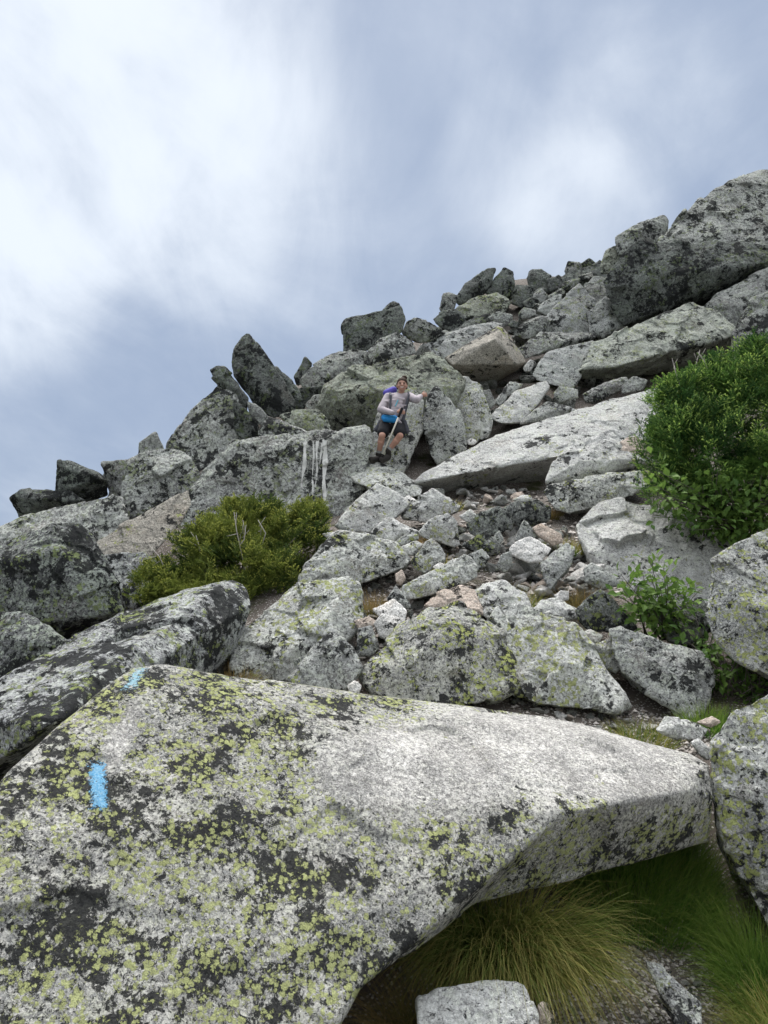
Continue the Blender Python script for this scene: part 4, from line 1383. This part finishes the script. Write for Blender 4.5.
# bare dead twigs of that shrub
def dead_twigs(parent_name, pts, seed):
    e = bpy.data.objects[parent_name]
    org = np.array(e.location)
    rng = np.random.default_rng(seed)
    for (x0, y0, x1, y1, D) in pts:
        tb = []
        a, b = unp(x0, y0, D), unp(x1, y1, D + 0.05)
        mm = (a + b) / 2 + 0.03 * rng.normal(size=3)
        tb.append(tube([a, mm, b], 0.007, 0.003, 5))
        for k in range(3):
            f = 0.35 + 0.2 * k
            p = a * (1 - f) + b * f
            tb.append(tube([p, p + 0.12 * unit((b - a) / np.linalg.norm(b - a) + rng.normal(size=3) * 0.7)], 0.004, 0.002, 4))
        tubes_obj("dead_branch", tb, deadm, e, org)


dead_twigs("dwarf_spruce", [(243, 560, 234, 512, 7.75), (240, 545, 246, 525, 7.7), (165, 570, 149, 545, 7.9), (200, 560, 196, 535, 7.9), (262, 545, 258, 520, 7.9)], 4)

spruce("dwarf_spruce", "dense bright green spruce shrub at the right edge above the big white boulder", None,
       [(705, 425, 9.0, 58, 55, 0.6), (768, 415, 9.0, 70, 60, 0.7), (670, 455, 8.9, 32, 42, 0.5), (735, 390, 9.2, 60, 32, 0.6), (690, 490, 8.8, 50, 30, 0.5), (850, 430, 9.0, 70, 80, 0.9), (770, 480, 8.7, 60, 40, 0.5), (680, 395, 9.1, 28, 20, 0.4), (665, 405, 9.0, 16, 26, 0.3), (716, 372, 9.1, 16, 18, 0.3), (752, 360, 9.1, 18, 22, 0.3), (650, 440, 8.9, 14, 14, 0.25), (720, 455, 8.55, 55, 45, 0.45), (765, 450, 8.45, 60, 45, 0.45), (690, 440, 8.6, 40, 40, 0.4)],
       unp(735, 520, 9.2), 5200, RS, 8, spray=0.34, K=34, nl=0.020, nw=0.0042, up=0.75, clump=4.2)
dead_twigs("dwarf_spruce.001", [(680, 385, 672, 358, 8.8), (690, 400, 700, 350, 8.9), (735, 370, 742, 345, 9.1), (709, 372, 698, 352, 8.9)], 6)


def leaf_cloud(P, d, size, tint, rng, mat, name, org, parent):
    """folded pointed leaves"""
    n = len(P)
    d = unit(d)
    up = unit(np.array([0, -0.3, 1.0]) + 0.45 * rng.normal(size=(n, 3)))
    s = unit(np.cross(d, up))
    nrm = np.cross(s, d)
    sz = (size * rng.uniform(0.6, 1.25, n))[:, None]
    b, t = P, P + d * sz - nrm * sz * 0.12
    m1 = P + d * sz * 0.42
    L = m1 - s * sz * 0.30 + nrm * sz * 0.10
    Rr = m1 + s * sz * 0.30 + nrm * sz * 0.10
    m2 = P + d * sz * 0.72 - nrm * sz * 0.03
    L2 = m2 - s * sz * 0.19 + nrm * sz * 0.06
    R2 = m2 + s * sz * 0.19 + nrm * sz * 0.06
    V = np.stack([b, m1, L, b, Rr, m1, m1, m2, L, L, m2, L2, m1, Rr, m2, Rr, R2, m2, m2, t, L2, m2, R2, t], 1).reshape(-1, 3) - org
    tn = np.repeat(tint, 24)
    me = tri_mesh(name, V, mat, tn, tn * 0)
    return obj(name, me, parent)


LEAF = foliage_mat("broad_leaf", (0.058, 0.125, 0.028), (0.165, 0.265, 0.055), (0.1, 0.2, 0.03), 0.4)
LEAFD = foliage_mat("broad_leaf_dark", (0.050, 0.11, 0.022), (0.13, 0.22, 0.045), (0.1, 0.2, 0.03), 0.4)


def leafy(name, label, cat, stems, leaf, per, mat, seed, spread=0.10, root=None):
    rng = np.random.default_rng(seed)
    root = np.asarray(root if root is not None else stems[0][0])
    e = bpy.data.objects.new(name, None)
    col.objects.link(e)
    e.location = root
    tag(e, label, cat, None, 'thing')
    tb, P, D_, ti = [], [], [], []
    for pts in stems:
        pts = [np.asarray(p) for p in pts]
        tb.append(tube(pts, 0.007, 0.0025, 5))
        t0 = rng.random()
        for k in range(per):
            f = rng.random() ** 0.6 * (len(pts) - 1)
            i = min(int(f), len(pts) - 2)
            p = pts[i] * (1 - (f - i)) + pts[i + 1] * (f - i)
            o = rng.normal(size=3) * spread * 0.6
            P.append(p + o)
            D_.append(unit(o) + np.array([0, -0.35, 0.05]) + 0.35 * rng.normal(size=3))
            ti.append(np.clip(0.7 * t0 + 0.3 * rng.random() + 0.15 * rng.normal(), 0, 1))
    tubes_obj("stem", tb, barkm, e, root)
    leaf_cloud(np.array(P), np.array(D_), leaf, np.array(ti), rng, mat, "foliage", root, e)
    return e


rng0 = np.random.default_rng(77)
st = []
for _ in range(95):
    x, y = rng0.uniform(645, 800), rng0.uniform(468, 532)
    if x < 690 and y > 515:
        continue
    D = rng0.uniform(7.9, 8.5)
    a = unp(735 + rng0.normal() * 20, 545, 8.95)
    b = unp(x, y, D)
    st.append([a, (a + b) / 2 + np.array([0, -0.1, 0.10]), b])
leafy("birch_shrub", "broad-leaved shrub spreading under the bright green spruce at the right edge", "shrub", st, 0.095, 24, LEAF, 21, 0.13, unp(735, 545, 8.95))
st = []
for (x, y) in [(612, 592), (622, 576), (640, 566), (650, 560), (630, 600), (648, 590), (660, 585), (640, 612), (655, 618), (668, 575), (672, 600), (688, 583), (700, 590), (626, 612), (645, 600), (663, 565), (620, 585), (650, 575), (635, 585), (680, 592)]:
    D = 6.55 + rng0.uniform(-0.15, 0.15)
    a = unp(660 + rng0.normal() * 8, 640, 6.75)
    b = unp(x, y, D)
    st.append([a, (a + b) / 2 + np.array([0, -0.06, 0.05]), b])
leafy("leafy_sapling", "young leafy plant with pointed fresh green leaves in front of the big white boulder", "plant", st, 0.085, 26, LEAF, 22, 0.10, unp(660, 640, 6.75))
st = []
for _ in range(30):
    x, y = rng0.uniform(690, 775), rng0.uniform(635, 700)
    D = 5.9 + rng0.uniform(-0.15, 0.2)
    a = unp(735 + rng0.normal() * 22, 715, 6.0)
    b = unp(x, y, D)
    st.append([a, (a + b) / 2 + np.array([0, -0.04, 0.04]), b])
leafy("leafy_plant", "shaded leafy plant in the hollow beneath the right-edge lichen-spotted boulder", "plant", st, 0.07, 12, LEAFD, 23, 0.08, unp(735, 715, 6.0))
st = []
for (x, y) in [(680, 622), (690, 630), (700, 640), (712, 636), (696, 618), (716, 648), (684, 640)]:
    a = unp(705, 665, 6.3)
    b = unp(x, y, 6.15)
    st.append([a, (a + b) / 2 + np.array([0, -0.04, 0.04]), b])
leafy("leafy_plant", "small sprig of green leaves above the dark and white mottled boulder", "plant", st, 0.08, 12, LEAFD, 24, 0.07, unp(705, 665, 6.3))


# ------------------------------------------------------------------ grass
def blades(roots, dirs, L, w, droop, rng, seg=5):
    n = len(roots)
    d = unit(dirs)
    side = unit(np.cross(d, rng.normal(size=(n, 3))))
    pts = [roots]
    p = roots.copy()
    cur = d.copy()
    for k in range(seg):
        p = p + cur * (L / seg)[:, None]
        pts.append(p)
        cur = unit(cur + np.array([0, 0, -1.0]) * (droop * (0.4 + 0.35 * k))[:, None] / seg * 2 + 0.07 * rng.normal(size=(n, 3)))
    V = []
    for k, q in enumerate(pts):
        ww = w * (1 - 0.92 * (k / seg) ** 1.5)
        V.append(q - side * ww)
        V.append(q + side * ww)
    V = np.stack(V, 1)                       # n, 2(seg+1), 3
    m = 2 * (seg + 1)
    q0 = np.array([[2 * k, 2 * k + 1, 2 * k + 3, 2 * k + 2] for k in range(seg)])
    Q = (np.arange(n)[:, None, None] * m + q0[None]).reshape(-1, 4)
    tipv = np.tile(np.repeat(np.arange(seg + 1) / seg, 2), n)
    return V.reshape(-1, 3), Q, tipv, m


def grass_mesh(name, roots, dirs, L, w, droop, rng, mat, tint, org):
    V, Q, tipv, m = blades(roots, dirs, L, w, droop, rng)
    me = mesh_quads_raw(name, V - org, Q, mat)
    for nm, a in (('tint', np.repeat(tint, m)), ('tip', tipv ** 2 * np.repeat(rng.uniform(0.2, 1.0, len(roots)), m))):
        at = me.attributes.new(nm, 'FLOAT', 'POINT')
        at.data.foreach_set('value', np.asarray(a, np.float32))
    return me


GR = foliage_mat("grass_olive", (0.070, 0.155, 0.022), (0.26, 0.25, 0.06), (0.45, 0.34, 0.13), 0.45)
GG = foliage_mat("grass_green", (0.045, 0.15, 0.018), (0.15, 0.27, 0.04), (0.32, 0.34, 0.09), 0.45)
GB = foliage_mat("grass_brown", (0.12, 0.12, 0.035), (0.27, 0.185, 0.075), (0.38, 0.26, 0.11), 0.4)


def tussock(label, root, rx, ry, n, length, mat, seed, droop=0.55, spread=0.8, lean=(0, -0.3, 0), w=0.0016, brown=0.5, stuff=False, name="grass_tussock"):
    rng = np.random.default_rng(seed)
    root = np.asarray(root, float)
    a = rng.uniform(0, 6.283, n)
    r = np.sqrt(rng.random(n))
    off = np.stack([np.cos(a) * r * rx, np.sin(a) * r * ry, np.zeros(n)], 1)
    roots = root + off
    tz = terrain_z(roots[:, 0], roots[:, 1])
    roots[:, 2] = np.clip(tz - 0.02, root[2] - 0.35, root[2] + 0.25)
    dirs = np.stack([np.cos(a) * r * spread, np.sin(a) * r * spread, np.ones(n)], 1) + np.array(lean) + 0.22 * rng.normal(size=(n, 3))
    L = length * rng.uniform(0.55, 1.15, n)
    tint = np.clip(brown + 0.8 * vnoise(roots * 9, seed) + 0.28 * rng.normal(size=n), 0, 1)
    me = grass_mesh(name, roots, dirs, L, w, droop * rng.uniform(0.6, 1.3, n), rng, mat, tint, root)
    o = obj(name, me, loc=root)
    if stuff:
        tag(o, label, None, None, 'stuff')
    else:
        tag(o, label, "grass", None, 'thing')
    return o


def soil(x, y, back=0.0):
    p = hit(x, y)
    if p is None:
        p = unp(x, y, dfun(y))
    return p + np.array([0, back, 0])
#EOF_PART2

tussock("big drooping grass tussock spilling out under the front boulder, olive with brown tips", unp(505, 893, 3.52), 0.26, 0.10, 4400, 0.58, GR, 31, droop=0.95, spread=0.75, lean=(0.02, -0.75, 0.05), brown=0.30, w=0.0026)
tussock("smaller brown grass tussock left of the big drooping one", unp(425, 962, 3.16), 0.15, 0.07, 1500, 0.36, GB, 32, droop=0.7, spread=0.7, lean=(-0.1, -0.5, 0), brown=0.5)
tussock("thin brown grass tussock at the bottom edge under the front boulder, leftmost", unp(378, 1006, 2.98), 0.11, 0.06, 900, 0.30, GB, 33, droop=0.6, spread=0.6, lean=(-0.1, -0.4, 0), brown=0.5)
tussock("lush green grass tussock at the bottom right under the leaning grey boulder", unp(758, 945, 3.65), 0.14, 0.28, 2600, 0.36, GG, 34, droop=0.7, spread=0.6, lean=(-0.35, -0.3, 0), brown=0.35)
tussock("olive grass tussock in the very bottom right corner", unp(790, 1030, 3.2), 0.14, 0.14, 1200, 0.36, GR, 35, droop=0.7, spread=0.7, lean=(-0.4, -0.2, 0), brown=0.4, w=0.0024)
tussock("dark fine grass in the hollow behind the big tussock", unp(635, 905, 4.2), 0.42, 0.34, 6500, 0.34, GG, 36, droop=0.55, spread=0.4, lean=(0, -0.3, 0), brown=0.2, stuff=True, name="grass")
for i, (x, y, D, r, n, L, mt, lb) in enumerate([
    (372, 592, 7.2, 0.16, 420, 0.22, GB, "brown dry grass under the broad pale boulder with yellow-green patches"),
    (430, 522, 9.2, 0.16, 300, 0.18, GB, "brown grass beneath the ridged pale rock"),
    (438, 548, 8.4, 0.16, 300, 0.18, GR, "dull grass below the blocky white-topped rock"),
    (515, 588, 7.4, 0.26, 700, 0.26, GR, "dark grass clump between the bright flat-topped stone and the bedrock step"),
    (582, 592, 7.35, 0.20, 700, 0.27, GB, "reddish brown grass clump right of the bluish-grey slab"),
    (566, 528, 9.0, 0.2, 450, 0.24, GR, "olive grass below the oval white-speckled slab"),
    (548, 495, 10.2, 0.16, 350, 0.20, GB, "tan grass left of the oval white-speckled slab"),
    (440, 500, 11.0, 0.3, 350, 0.20, GR, "dark grass in the shade at the enormous slab's left tip"),
    (488, 440, 13.4, 0.2, 250, 0.22, GB, "brown grass behind the upright rounded block"),
    (520, 425, 13.6, 0.25, 250, 0.18, GR, "greenish grass between pale leaning slab and enormous slab"),
    (620, 398, 13.8, 0.4, 400, 0.22, GR, "grass in the shade below the long overhanging slab"),
    (236, 648, 5.9, 0.12, 420, 0.24, GB, "rusty dead grass between the long black-streaked slab and the green-tinged boulder"),
    (400, 356, 15.6, 0.45, 500, 0.18, GR, "mossy grass on the ledge above the massive boulder behind the hiker"),
    (640, 712, 5.35, 0.22, 700, 0.16, GR, "short grass under the dark and white mottled boulder"),
    (712, 710, 5.5, 0.22, 1200, 0.20, GG, "green grass in the hollow under the right-edge lichen-spotted boulder"),
    (595, 622, 6.45, 0.10, 250, 0.14, GB, "little brown grass tuft at the foot of the dark triangular rock"),
    (372, 664, 5.9, 0.06, 80, 0.10, GB, "tiny grass tuft between the plain grey rock and the black-blotched boulder"),
]):
    tussock(lb, unp(x, y, D), r, r * 0.8, n, L, mt, 40 + i, droop=0.5, spread=0.6, w=0.0022 if D < 8 else 0.0035, brown=0.45)

# ------------------------------------------------------------------ the hiker
def flat_mat(name, c, c2=None, sc=60, rough=0.8):
    m, T, b, _ = new_mat(name)
    tc = T.n('ShaderNodeTexCoord').outputs['Object']
    T.put(b.inputs['Base Color'], T.mix(T.noise(tc, sc, 4, 0.6), c, c2 or tuple(0.75 * x for x in c)))
    b.inputs['Roughness'].default_value = rough
    return m


def capsule(a, ra, b, rb, seg=14, rings=5):
    a, b = np.asarray(a, float), np.asarray(b, float)
    d = b - a
    L = np.linalg.norm(d)
    d = d / max(L, 1e-9)
    ref = np.array([1.0, 0, 0]) if abs(d[2]) > 0.8 else np.array([0, 0, 1.0])
    u = unit(np.cross(d, ref))
    w = np.cross(d, u)
    prof = []
    for k in range(rings):
        t = -np.pi / 2 + (np.pi / 2) * k / rings
        prof.append((a + d * ra * math.sin(t), ra * math.cos(t) + 1e-5))
    for k in range(rings + 1):
        t = (np.pi / 2) * k / rings
        prof.append((b + d * rb * math.sin(t), rb * math.cos(t) + 1e-5))
    V, Fc = [], []
    for c, r in prof:
        for k in range(seg):
            an = 2 * np.pi * k / seg
            V.append(c + r * (math.cos(an) * u + math.sin(an) * w))
    for i in range(len(prof) - 1):
        for k in range(seg):
            k2 = (k + 1) % seg
            Fc.append((i * seg + k, i * seg + k2, (i + 1) * seg + k2, (i + 1) * seg + k))
    Fc.append(tuple(range(seg))[::-1])
    Fc.append(tuple((len(prof) - 1) * seg + k for k in range(seg)))
    return V, Fc


def ellipsoid(c, r, axes=None, seg=20, rings=14):
    V, Fc = capsule((0, 0, 0), 1.0, (0, 0, 1e-6), 1.0, seg, rings // 2)
    V = np.array(V) * np.asarray(r)
    if axes is not None:
        V = V @ np.asarray(axes)
    return list(V + np.asarray(c)), Fc


def blend(name, pieces, mat, vox, parent, org, smooth=3):
    V, Fc = [], []
    for v, f in pieces:
        o = len(V)
        V += [tuple(a) for a in v]
        Fc += [tuple(o + i for i in q) for q in f]
    me = bpy.data.meshes.new("w")
    me.from_pydata(V, [], Fc)
    me.update()
    v, q = remesh(me, vox)
    v = lap(v, q, smooth)
    return obj(name, mesh_quads(name, v - org, q, mat), parent)


pelvis = unp(391, 423, 12.58)
hipL, hipR = unp(385.5, 425, 12.55), unp(398, 426, 12.55)
chest, neck, head = unp(397, 403, 12.66), unp(400.5, 394.5, 12.70), unp(402.0, 386, 12.66)
shL, shR = unp(388.0, 397.5, 12.66), unp(410, 397.0, 12.68)
elL, wrL, haL = unp(381.0, 409.5, 12.50), unp(393, 413, 12.30), unp(399.5, 411.8, 12.26)
elR, wrR, haR = unp(416.5, 400, 12.48), unp(421.0, 396, 12.64), unp(423.5, 395, 12.70)
knL, anL = unp(382.0, 436.0, 12.27), unp(378.6, 454, 12.36)
knR, anR = unp(400.0, 436.0, 12.27), unp(388.5, 450.5, 12.32)
heL, toL = unp(380.0, 458.3, 12.40), unp(371.5, 459.5, 12.22)
heR, toR = unp(388.5, 456.0, 12.38), unp(382.0, 459.5, 12.18)
porg = unp(391, 427, 12.6)

skin = flat_mat("skin", (0.42, 0.245, 0.185), (0.33, 0.18, 0.135), 25, 0.55)
person_e = bpy.data.objects.new("person", None)


def fingers(h, along, across, r=0.0085):
    out = []
    along, across = unit(np.asarray(along)), unit(np.asarray(across))
    curl = unit(np.cross(along, across))
    if curl[1] < 0:
        curl = -curl
    for k, ln in enumerate((0.062, 0.072, 0.068, 0.052)):
        a = h + across * (0.030 - 0.020 * k) + along * 0.035
        m = a + along * ln * 0.5 + curl * 0.012
        e = m + along * ln * 0.25 + curl * ln * 0.45
        out += [capsule(a, r, m, r * 0.95), capsule(m, r * 0.95, e, r * 0.8)]
    t0 = h + across * 0.035 - along * 0.01
    t1 = t0 + across * 0.022 + along * 0.03
    out += [capsule(t0, r * 1.15, t1, r), capsule(t1, r, t1 + along * 0.025 + curl * 0.01, r * 0.85)]
    return out


vx, vz = np.array([1.0, 0, 0]), np.array([0, 0, 1.0])
hax = unit(np.array([0.08, 0.10, 1.0]))        # head's own up
body = [capsule(pelvis, 0.125, chest, 0.115), capsule(hipL, 0.105, hipR, 0.105), capsule(shL, 0.058, shR, 0.058), capsule(chest, 0.12, neck - vz * 0.06, 0.075),
        capsule(neck - vz * 0.05, 0.055, head - hax * 0.06, 0.05),
        capsule(shL, 0.056, elL, 0.042), capsule(elL, 0.041, wrL, 0.027), capsule(shR, 0.056, elR, 0.042), capsule(elR, 0.041, wrR, 0.027),
        capsule(hipL, 0.090, knL, 0.055), capsule(hipR, 0.090, knR, 0.055),
        capsule(knL, 0.056, (knL * 0.62 + anL * 0.38) + np.array([0, 0.02, 0]), 0.056), capsule(knL * 0.62 + anL * 0.38, 0.055, anL, 0.034),
        capsule(knR, 0.056, (knR * 0.62 + anR * 0.38) + np.array([0, 0.02, 0]), 0.056), capsule(knR * 0.62 + anR * 0.38, 0.055, anR, 0.034),
        capsule(anL, 0.034, heL, 0.035), capsule(anR, 0.034, heR, 0.035), capsule(heL, 0.036, toL, 0.032), capsule(heR, 0.036, toR, 0.032),
        ellipsoid(head + hax * 0.015, (0.080, 0.098, 0.112)), ellipsoid(head - hax * 0.055 + np.array([0.0, -0.035, 0]), (0.052, 0.055, 0.052)),
        capsule(head + np.array([0, -0.092, 0.012]), 0.010, head + np.array([0, -0.112, -0.018]), 0.015),
        ellipsoid(head + np.array([-0.043, -0.062, -0.018]), (0.026, 0.026, 0.024)), ellipsoid(head + np.array([0.043, -0.062, -0.018]), (0.026, 0.026, 0.024)),
        ellipsoid(head + np.array([-0.082, 0.0, 0.0]), (0.012, 0.022, 0.032)), ellipsoid(head + np.array([0.082, 0.0, 0.0]), (0.012, 0.022, 0.032)),
        ellipsoid(haL, (0.046, 0.024, 0.034)), ellipsoid(haR, (0.042, 0.028, 0.040))]
body += fingers(haL, np.array([0.9, -0.1, -0.1]), np.array([0, 0, 1.0]))
body += fingers(haR, np.array([0.75, 0.3, 0.25]), np.array([-0.2, 0, 1.0]))
pb_ = blend("person", body, skin, 0.0065, None, porg, 2)
pb_.location = porg
tag(pb_, "hiker in pale jacket and black shorts leaning back on the rocks with a pole", "person", None, 'thing')
bpy.data.objects.remove(person_e)
PO = pb_

jm = flat_mat("jacket_cloth", (0.46, 0.41, 0.43), (0.22, 0.20, 0.23), 9)
sl = unit(wrL - elL)
sr = unit(wrR - elR)
jk = [capsule(pelvis + vz * 0.03, 0.150, chest, 0.150), capsule(pelvis + vz * 0.04 - vx * 0.03, 0.13, chest - vx * 0.04, 0.13), capsule(pelvis + vz * 0.04 + vx * 0.03, 0.13, chest + vx * 0.04, 0.13), capsule(shL, 0.078, shR, 0.078), capsule(chest, 0.14, neck - vz * 0.07, 0.095),
      capsule(shL, 0.080, elL, 0.066), capsule(elL, 0.066, wrL - sl * 0.015, 0.043), capsule(shR, 0.080, elR, 0.064), capsule(elR, 0.062, wrR - sr * 0.02, 0.042)]
# folds
frng = np.random.default_rng(5)
for _ in range(26):
    c = pelvis + (chest - pelvis) * frng.uniform(0.0, 1.1) + np.array([frng.uniform(-0.12, 0.12), -0.135, 0])
    t = np.array([frng.normal(), 0, frng.normal() * 0.6]) * 0.05
    jk.append(capsule(c - t, 0.014, c + t, 0.024))
jacket = blend("jacket", jk, jm, 0.009, PO, porg, 2)
blend("hood", [capsule(neck + np.array([-0.085, 0.0, -0.01]), 0.032, neck + np.array([-0.05, -0.06, -0.05]), 0.030), capsule(neck + np.array([0.085, 0.0, -0.01]), 0.032, neck + np.array([0.05, -0.06, -0.05]), 0.030), capsule(neck + np.array([-0.085, 0.02, 0]), 0.04, neck + np.array([0.085, 0.02, 0]), 0.04)],
      flat_mat("hood_cloth", (0.42, 0.42, 0.45)), 0.009, jacket, porg, 2)
zt = neck + np.array([-0.015, -0.125, -0.075])
zb = chest + np.array([-0.03, -0.165, -0.10])
zv = []
blend("zipper", [capsule(zt, 0.009, (zt + zb) / 2 + np.array([0, -0.015, 0]), 0.010), capsule((zt + zb) / 2 + np.array([0, -0.015, 0]), 0.010, zb, 0.009)], flat_mat("turquoise_zip", (0.10, 0.42, 0.55)), 0.005, jacket, porg, 1)
blackc = flat_mat("black_cloth", (0.009, 0.009, 0.011), (0.016, 0.016, 0.019), 30)
tL, tR = unit(knL - hipL), unit(knR - hipR)
blend("shorts", [capsule(pelvis - vz * 0.02, 0.148, pelvis + vz * 0.04, 0.14), capsule(hipL, 0.118, hipL + tL * 0.25, 0.098), capsule(hipR, 0.118, hipR + tR * 0.25, 0.098), capsule(hipL, 0.115, hipR, 0.115)], blackc, 0.009, PO, porg, 2)
bootm = flat_mat("boot_leather", (0.020, 0.019, 0.018), (0.045, 0.04, 0.036), 40)
sockm = flat_mat("grey_sock", (0.30, 0.30, 0.30))
for (kn, an, he, to) in ((knL, anL, heL, toL), (knR, anR, heR, toR)):
    dn = unit(an - kn)
    blend("sock", [capsule(an - dn * 0.075, 0.041, an, 0.041)], sockm, 0.007, PO, porg, 1)
    bt = blend("boot", [capsule(an + dn * 0.005, 0.050, he, 0.050), capsule(he, 0.050, to, 0.046), capsule(he - vz * 0.02, 0.045, to - vz * 0.012, 0.042)], bootm, 0.007, PO, porg, 1)
    blend("sole", [capsule(he - vz * 0.05, 0.028, to - vz * 0.04, 0.028)], flat_mat("rubber_sole", (0.05, 0.045, 0.04)), 0.007, bt, porg, 1)
hairm = flat_mat("dark_hair", (0.020, 0.013, 0.009), (0.05, 0.03, 0.02), 70)
blend("hair", [ellipsoid(head + hax * 0.068 + np.array([0, 0.012, 0]), (0.090, 0.103, 0.080)), ellipsoid(head + np.array([-0.07, 0.03, 0.02]), (0.026, 0.06, 0.07)), ellipsoid(head + np.array([0.07, 0.03, 0.02]), (0.026, 0.06, 0.07)),
               ellipsoid(head + hax * 0.155 + np.array([0.025, 0.01, 0]), (0.045, 0.045, 0.035)), ellipsoid(head + hax * 0.14 + np.array([-0.01, 0.02, 0]), (0.03, 0.03, 0.025)), ellipsoid(head + hax * 0.15 + np.array([0.06, 0.01, 0]), (0.02, 0.02, 0.03))], hairm, 0.008, PO, porg, 1)
eyem = flat_mat("eye", (0.015, 0.010, 0.008), None, 60, 0.2)
for sx_ in (-0.033, 0.033):
    v, f = ellipsoid(head + np.array([sx_, -0.090, 0.012]), (0.014, 0.010, 0.008))
    obj("eye", mesh_from("eye", np.array(v) - porg, f, eyem), PO)
    v, f = capsule(head + np.array([sx_ - 0.018, -0.090, 0.034]), 0.004, head + np.array([sx_ + 0.018, -0.090, 0.036]), 0.004)
    obj("eyebrow", mesh_from("eyebrow", np.array(v) - porg, f, hairm), PO)
v, f = ellipsoid(head + np.array([0, -0.086, -0.052]), (0.036, 0.014, 0.013))
mo = obj("mouth", mesh_from("mouth", np.array(v) - porg, f, flat_mat("lips", (0.40, 0.11, 0.10))), PO)
v, f = ellipsoid(head + np.array([0, -0.094, -0.050]), (0.029, 0.009, 0.008))
obj("teeth", mesh_from("teeth", np.array(v) - porg, f, flat_mat("teeth", (0.75, 0.73, 0.68), None, 10, 0.3)), mo)

# backpack
packm = flat_mat("pack_cloth", (0.055, 0.058, 0.07), (0.09, 0.09, 0.11), 25)
bo = chest + np.array([0, 0.22, -0.1])
bk = blend("backpack", [capsule(pelvis + np.array([-0.08, 0.20, 0.06]), 0.13, chest + np.array([-0.09, 0.2, 0.10]), 0.12), capsule(pelvis + np.array([0.10, 0.20, 0.06]), 0.13, chest + np.array([0.09, 0.2, 0.10]), 0.12),
                        capsule(pelvis + np.array([-0.17, 0.04, 0.03]), 0.045, pelvis + np.array([-0.23, 0.05, -0.10]), 0.05), capsule(pelvis + np.array([0.22, 0.02, 0.02]), 0.045, pelvis + np.array([0.26, 0.04, -0.12]), 0.05)], packm, 0.012, None, bo, 2)
bk.location = bo
tag(bk, "dark backpack with a blue-purple roll worn by the hiker", "backpack", None, 'thing')
blend("sleeping_roll", [capsule(unp(386.5, 393.0, 12.78), 0.062, unp(393.5, 390.0, 12.84), 0.062)], flat_mat("purple_cloth", (0.07, 0.06, 0.30), (0.12, 0.10, 0.42), 14), 0.009, bk, bo, 2)
for a, m, c in ((shL + np.array([0.035, -0.02, 0.07]), shL + np.array([0.045, -0.125, -0.01]), chest + np.array([-0.115, -0.165, -0.13])), (shR + np.array([-0.03, -0.02, 0.07]), shR + np.array([-0.02, -0.10, -0.01]), chest + np.array([0.125, -0.125, -0.13]))):
    blend("shoulder_strap", [capsule(a, 0.020, m, 0.022), capsule(m, 0.022, c, 0.018)], packm, 0.007, bk, bo, 1)
wc = pelvis + np.array([-0.02, -0.155, 0.035])
wp = blend("waist_pack", [capsule(wc + np.array([-0.085, 0.02, 0.02]), 0.058, wc + np.array([0.075, 0.0, -0.005]), 0.060), capsule(wc + np.array([-0.07, -0.01, -0.015]), 0.052, wc + np.array([0.06, -0.01, -0.03]), 0.05)], flat_mat("blue_cloth", (0.015, 0.16, 0.42), (0.03, 0.24, 0.55), 20), 0.008, None, wc, 2)
wp.location = wc
tag(wp, "bright blue waist pack on the hiker's front", "bag", None, 'thing')
blend("flap", [capsule(wc + np.array([-0.09, -0.035, 0.035]), 0.012, wc + np.array([0.08, -0.055, 0.015]), 0.012)], flat_mat("blue_flap", (0.05, 0.30, 0.62)), 0.006, wp, wc, 1)
# pole
ptop, pbot = unp(401.5, 410.0, 12.22), unp(381.0, 459.0, 12.16)
pe = bpy.data.objects.new("trekking_pole", None)
col.objects.link(pe)
pe.location = pbot
tag(pe, "pale trekking pole held slanting in front of the hiker's legs", "pole", None, 'thing')
pv_ = unit(ptop - pbot)
PL = np.linalg.norm(ptop - pbot)
v, f = tube([pbot + pv_ * 0.06, pbot + pv_ * PL * 0.55, ptop - pv_ * 0.10], 0.011, 0.015, 10)
obj("shaft", mesh_from("shaft", np.array(v) - pbot, f, flat_mat("pole_shaft", (0.62, 0.58, 0.50), None, 12, 0.4)), pe)
v, f = capsule(ptop - pv_ * 0.12, 0.020, ptop + pv_ * 0.02, 0.024)
obj("grip", mesh_from("grip", np.array(v) - pbot, f, blackc), pe)
v, f = tube([pbot, pbot + pv_ * 0.07], 0.006, 0.012, 8)
obj("tip", mesh_from("tip", np.array(v) - pbot, f, blackc), pe)
v, f = tube([pbot + pv_ * 0.065, pbot + pv_ * 0.08], 0.034, 0.030, 14)
obj("basket", mesh_from("basket", np.array(v) - pbot, f, blackc), pe)
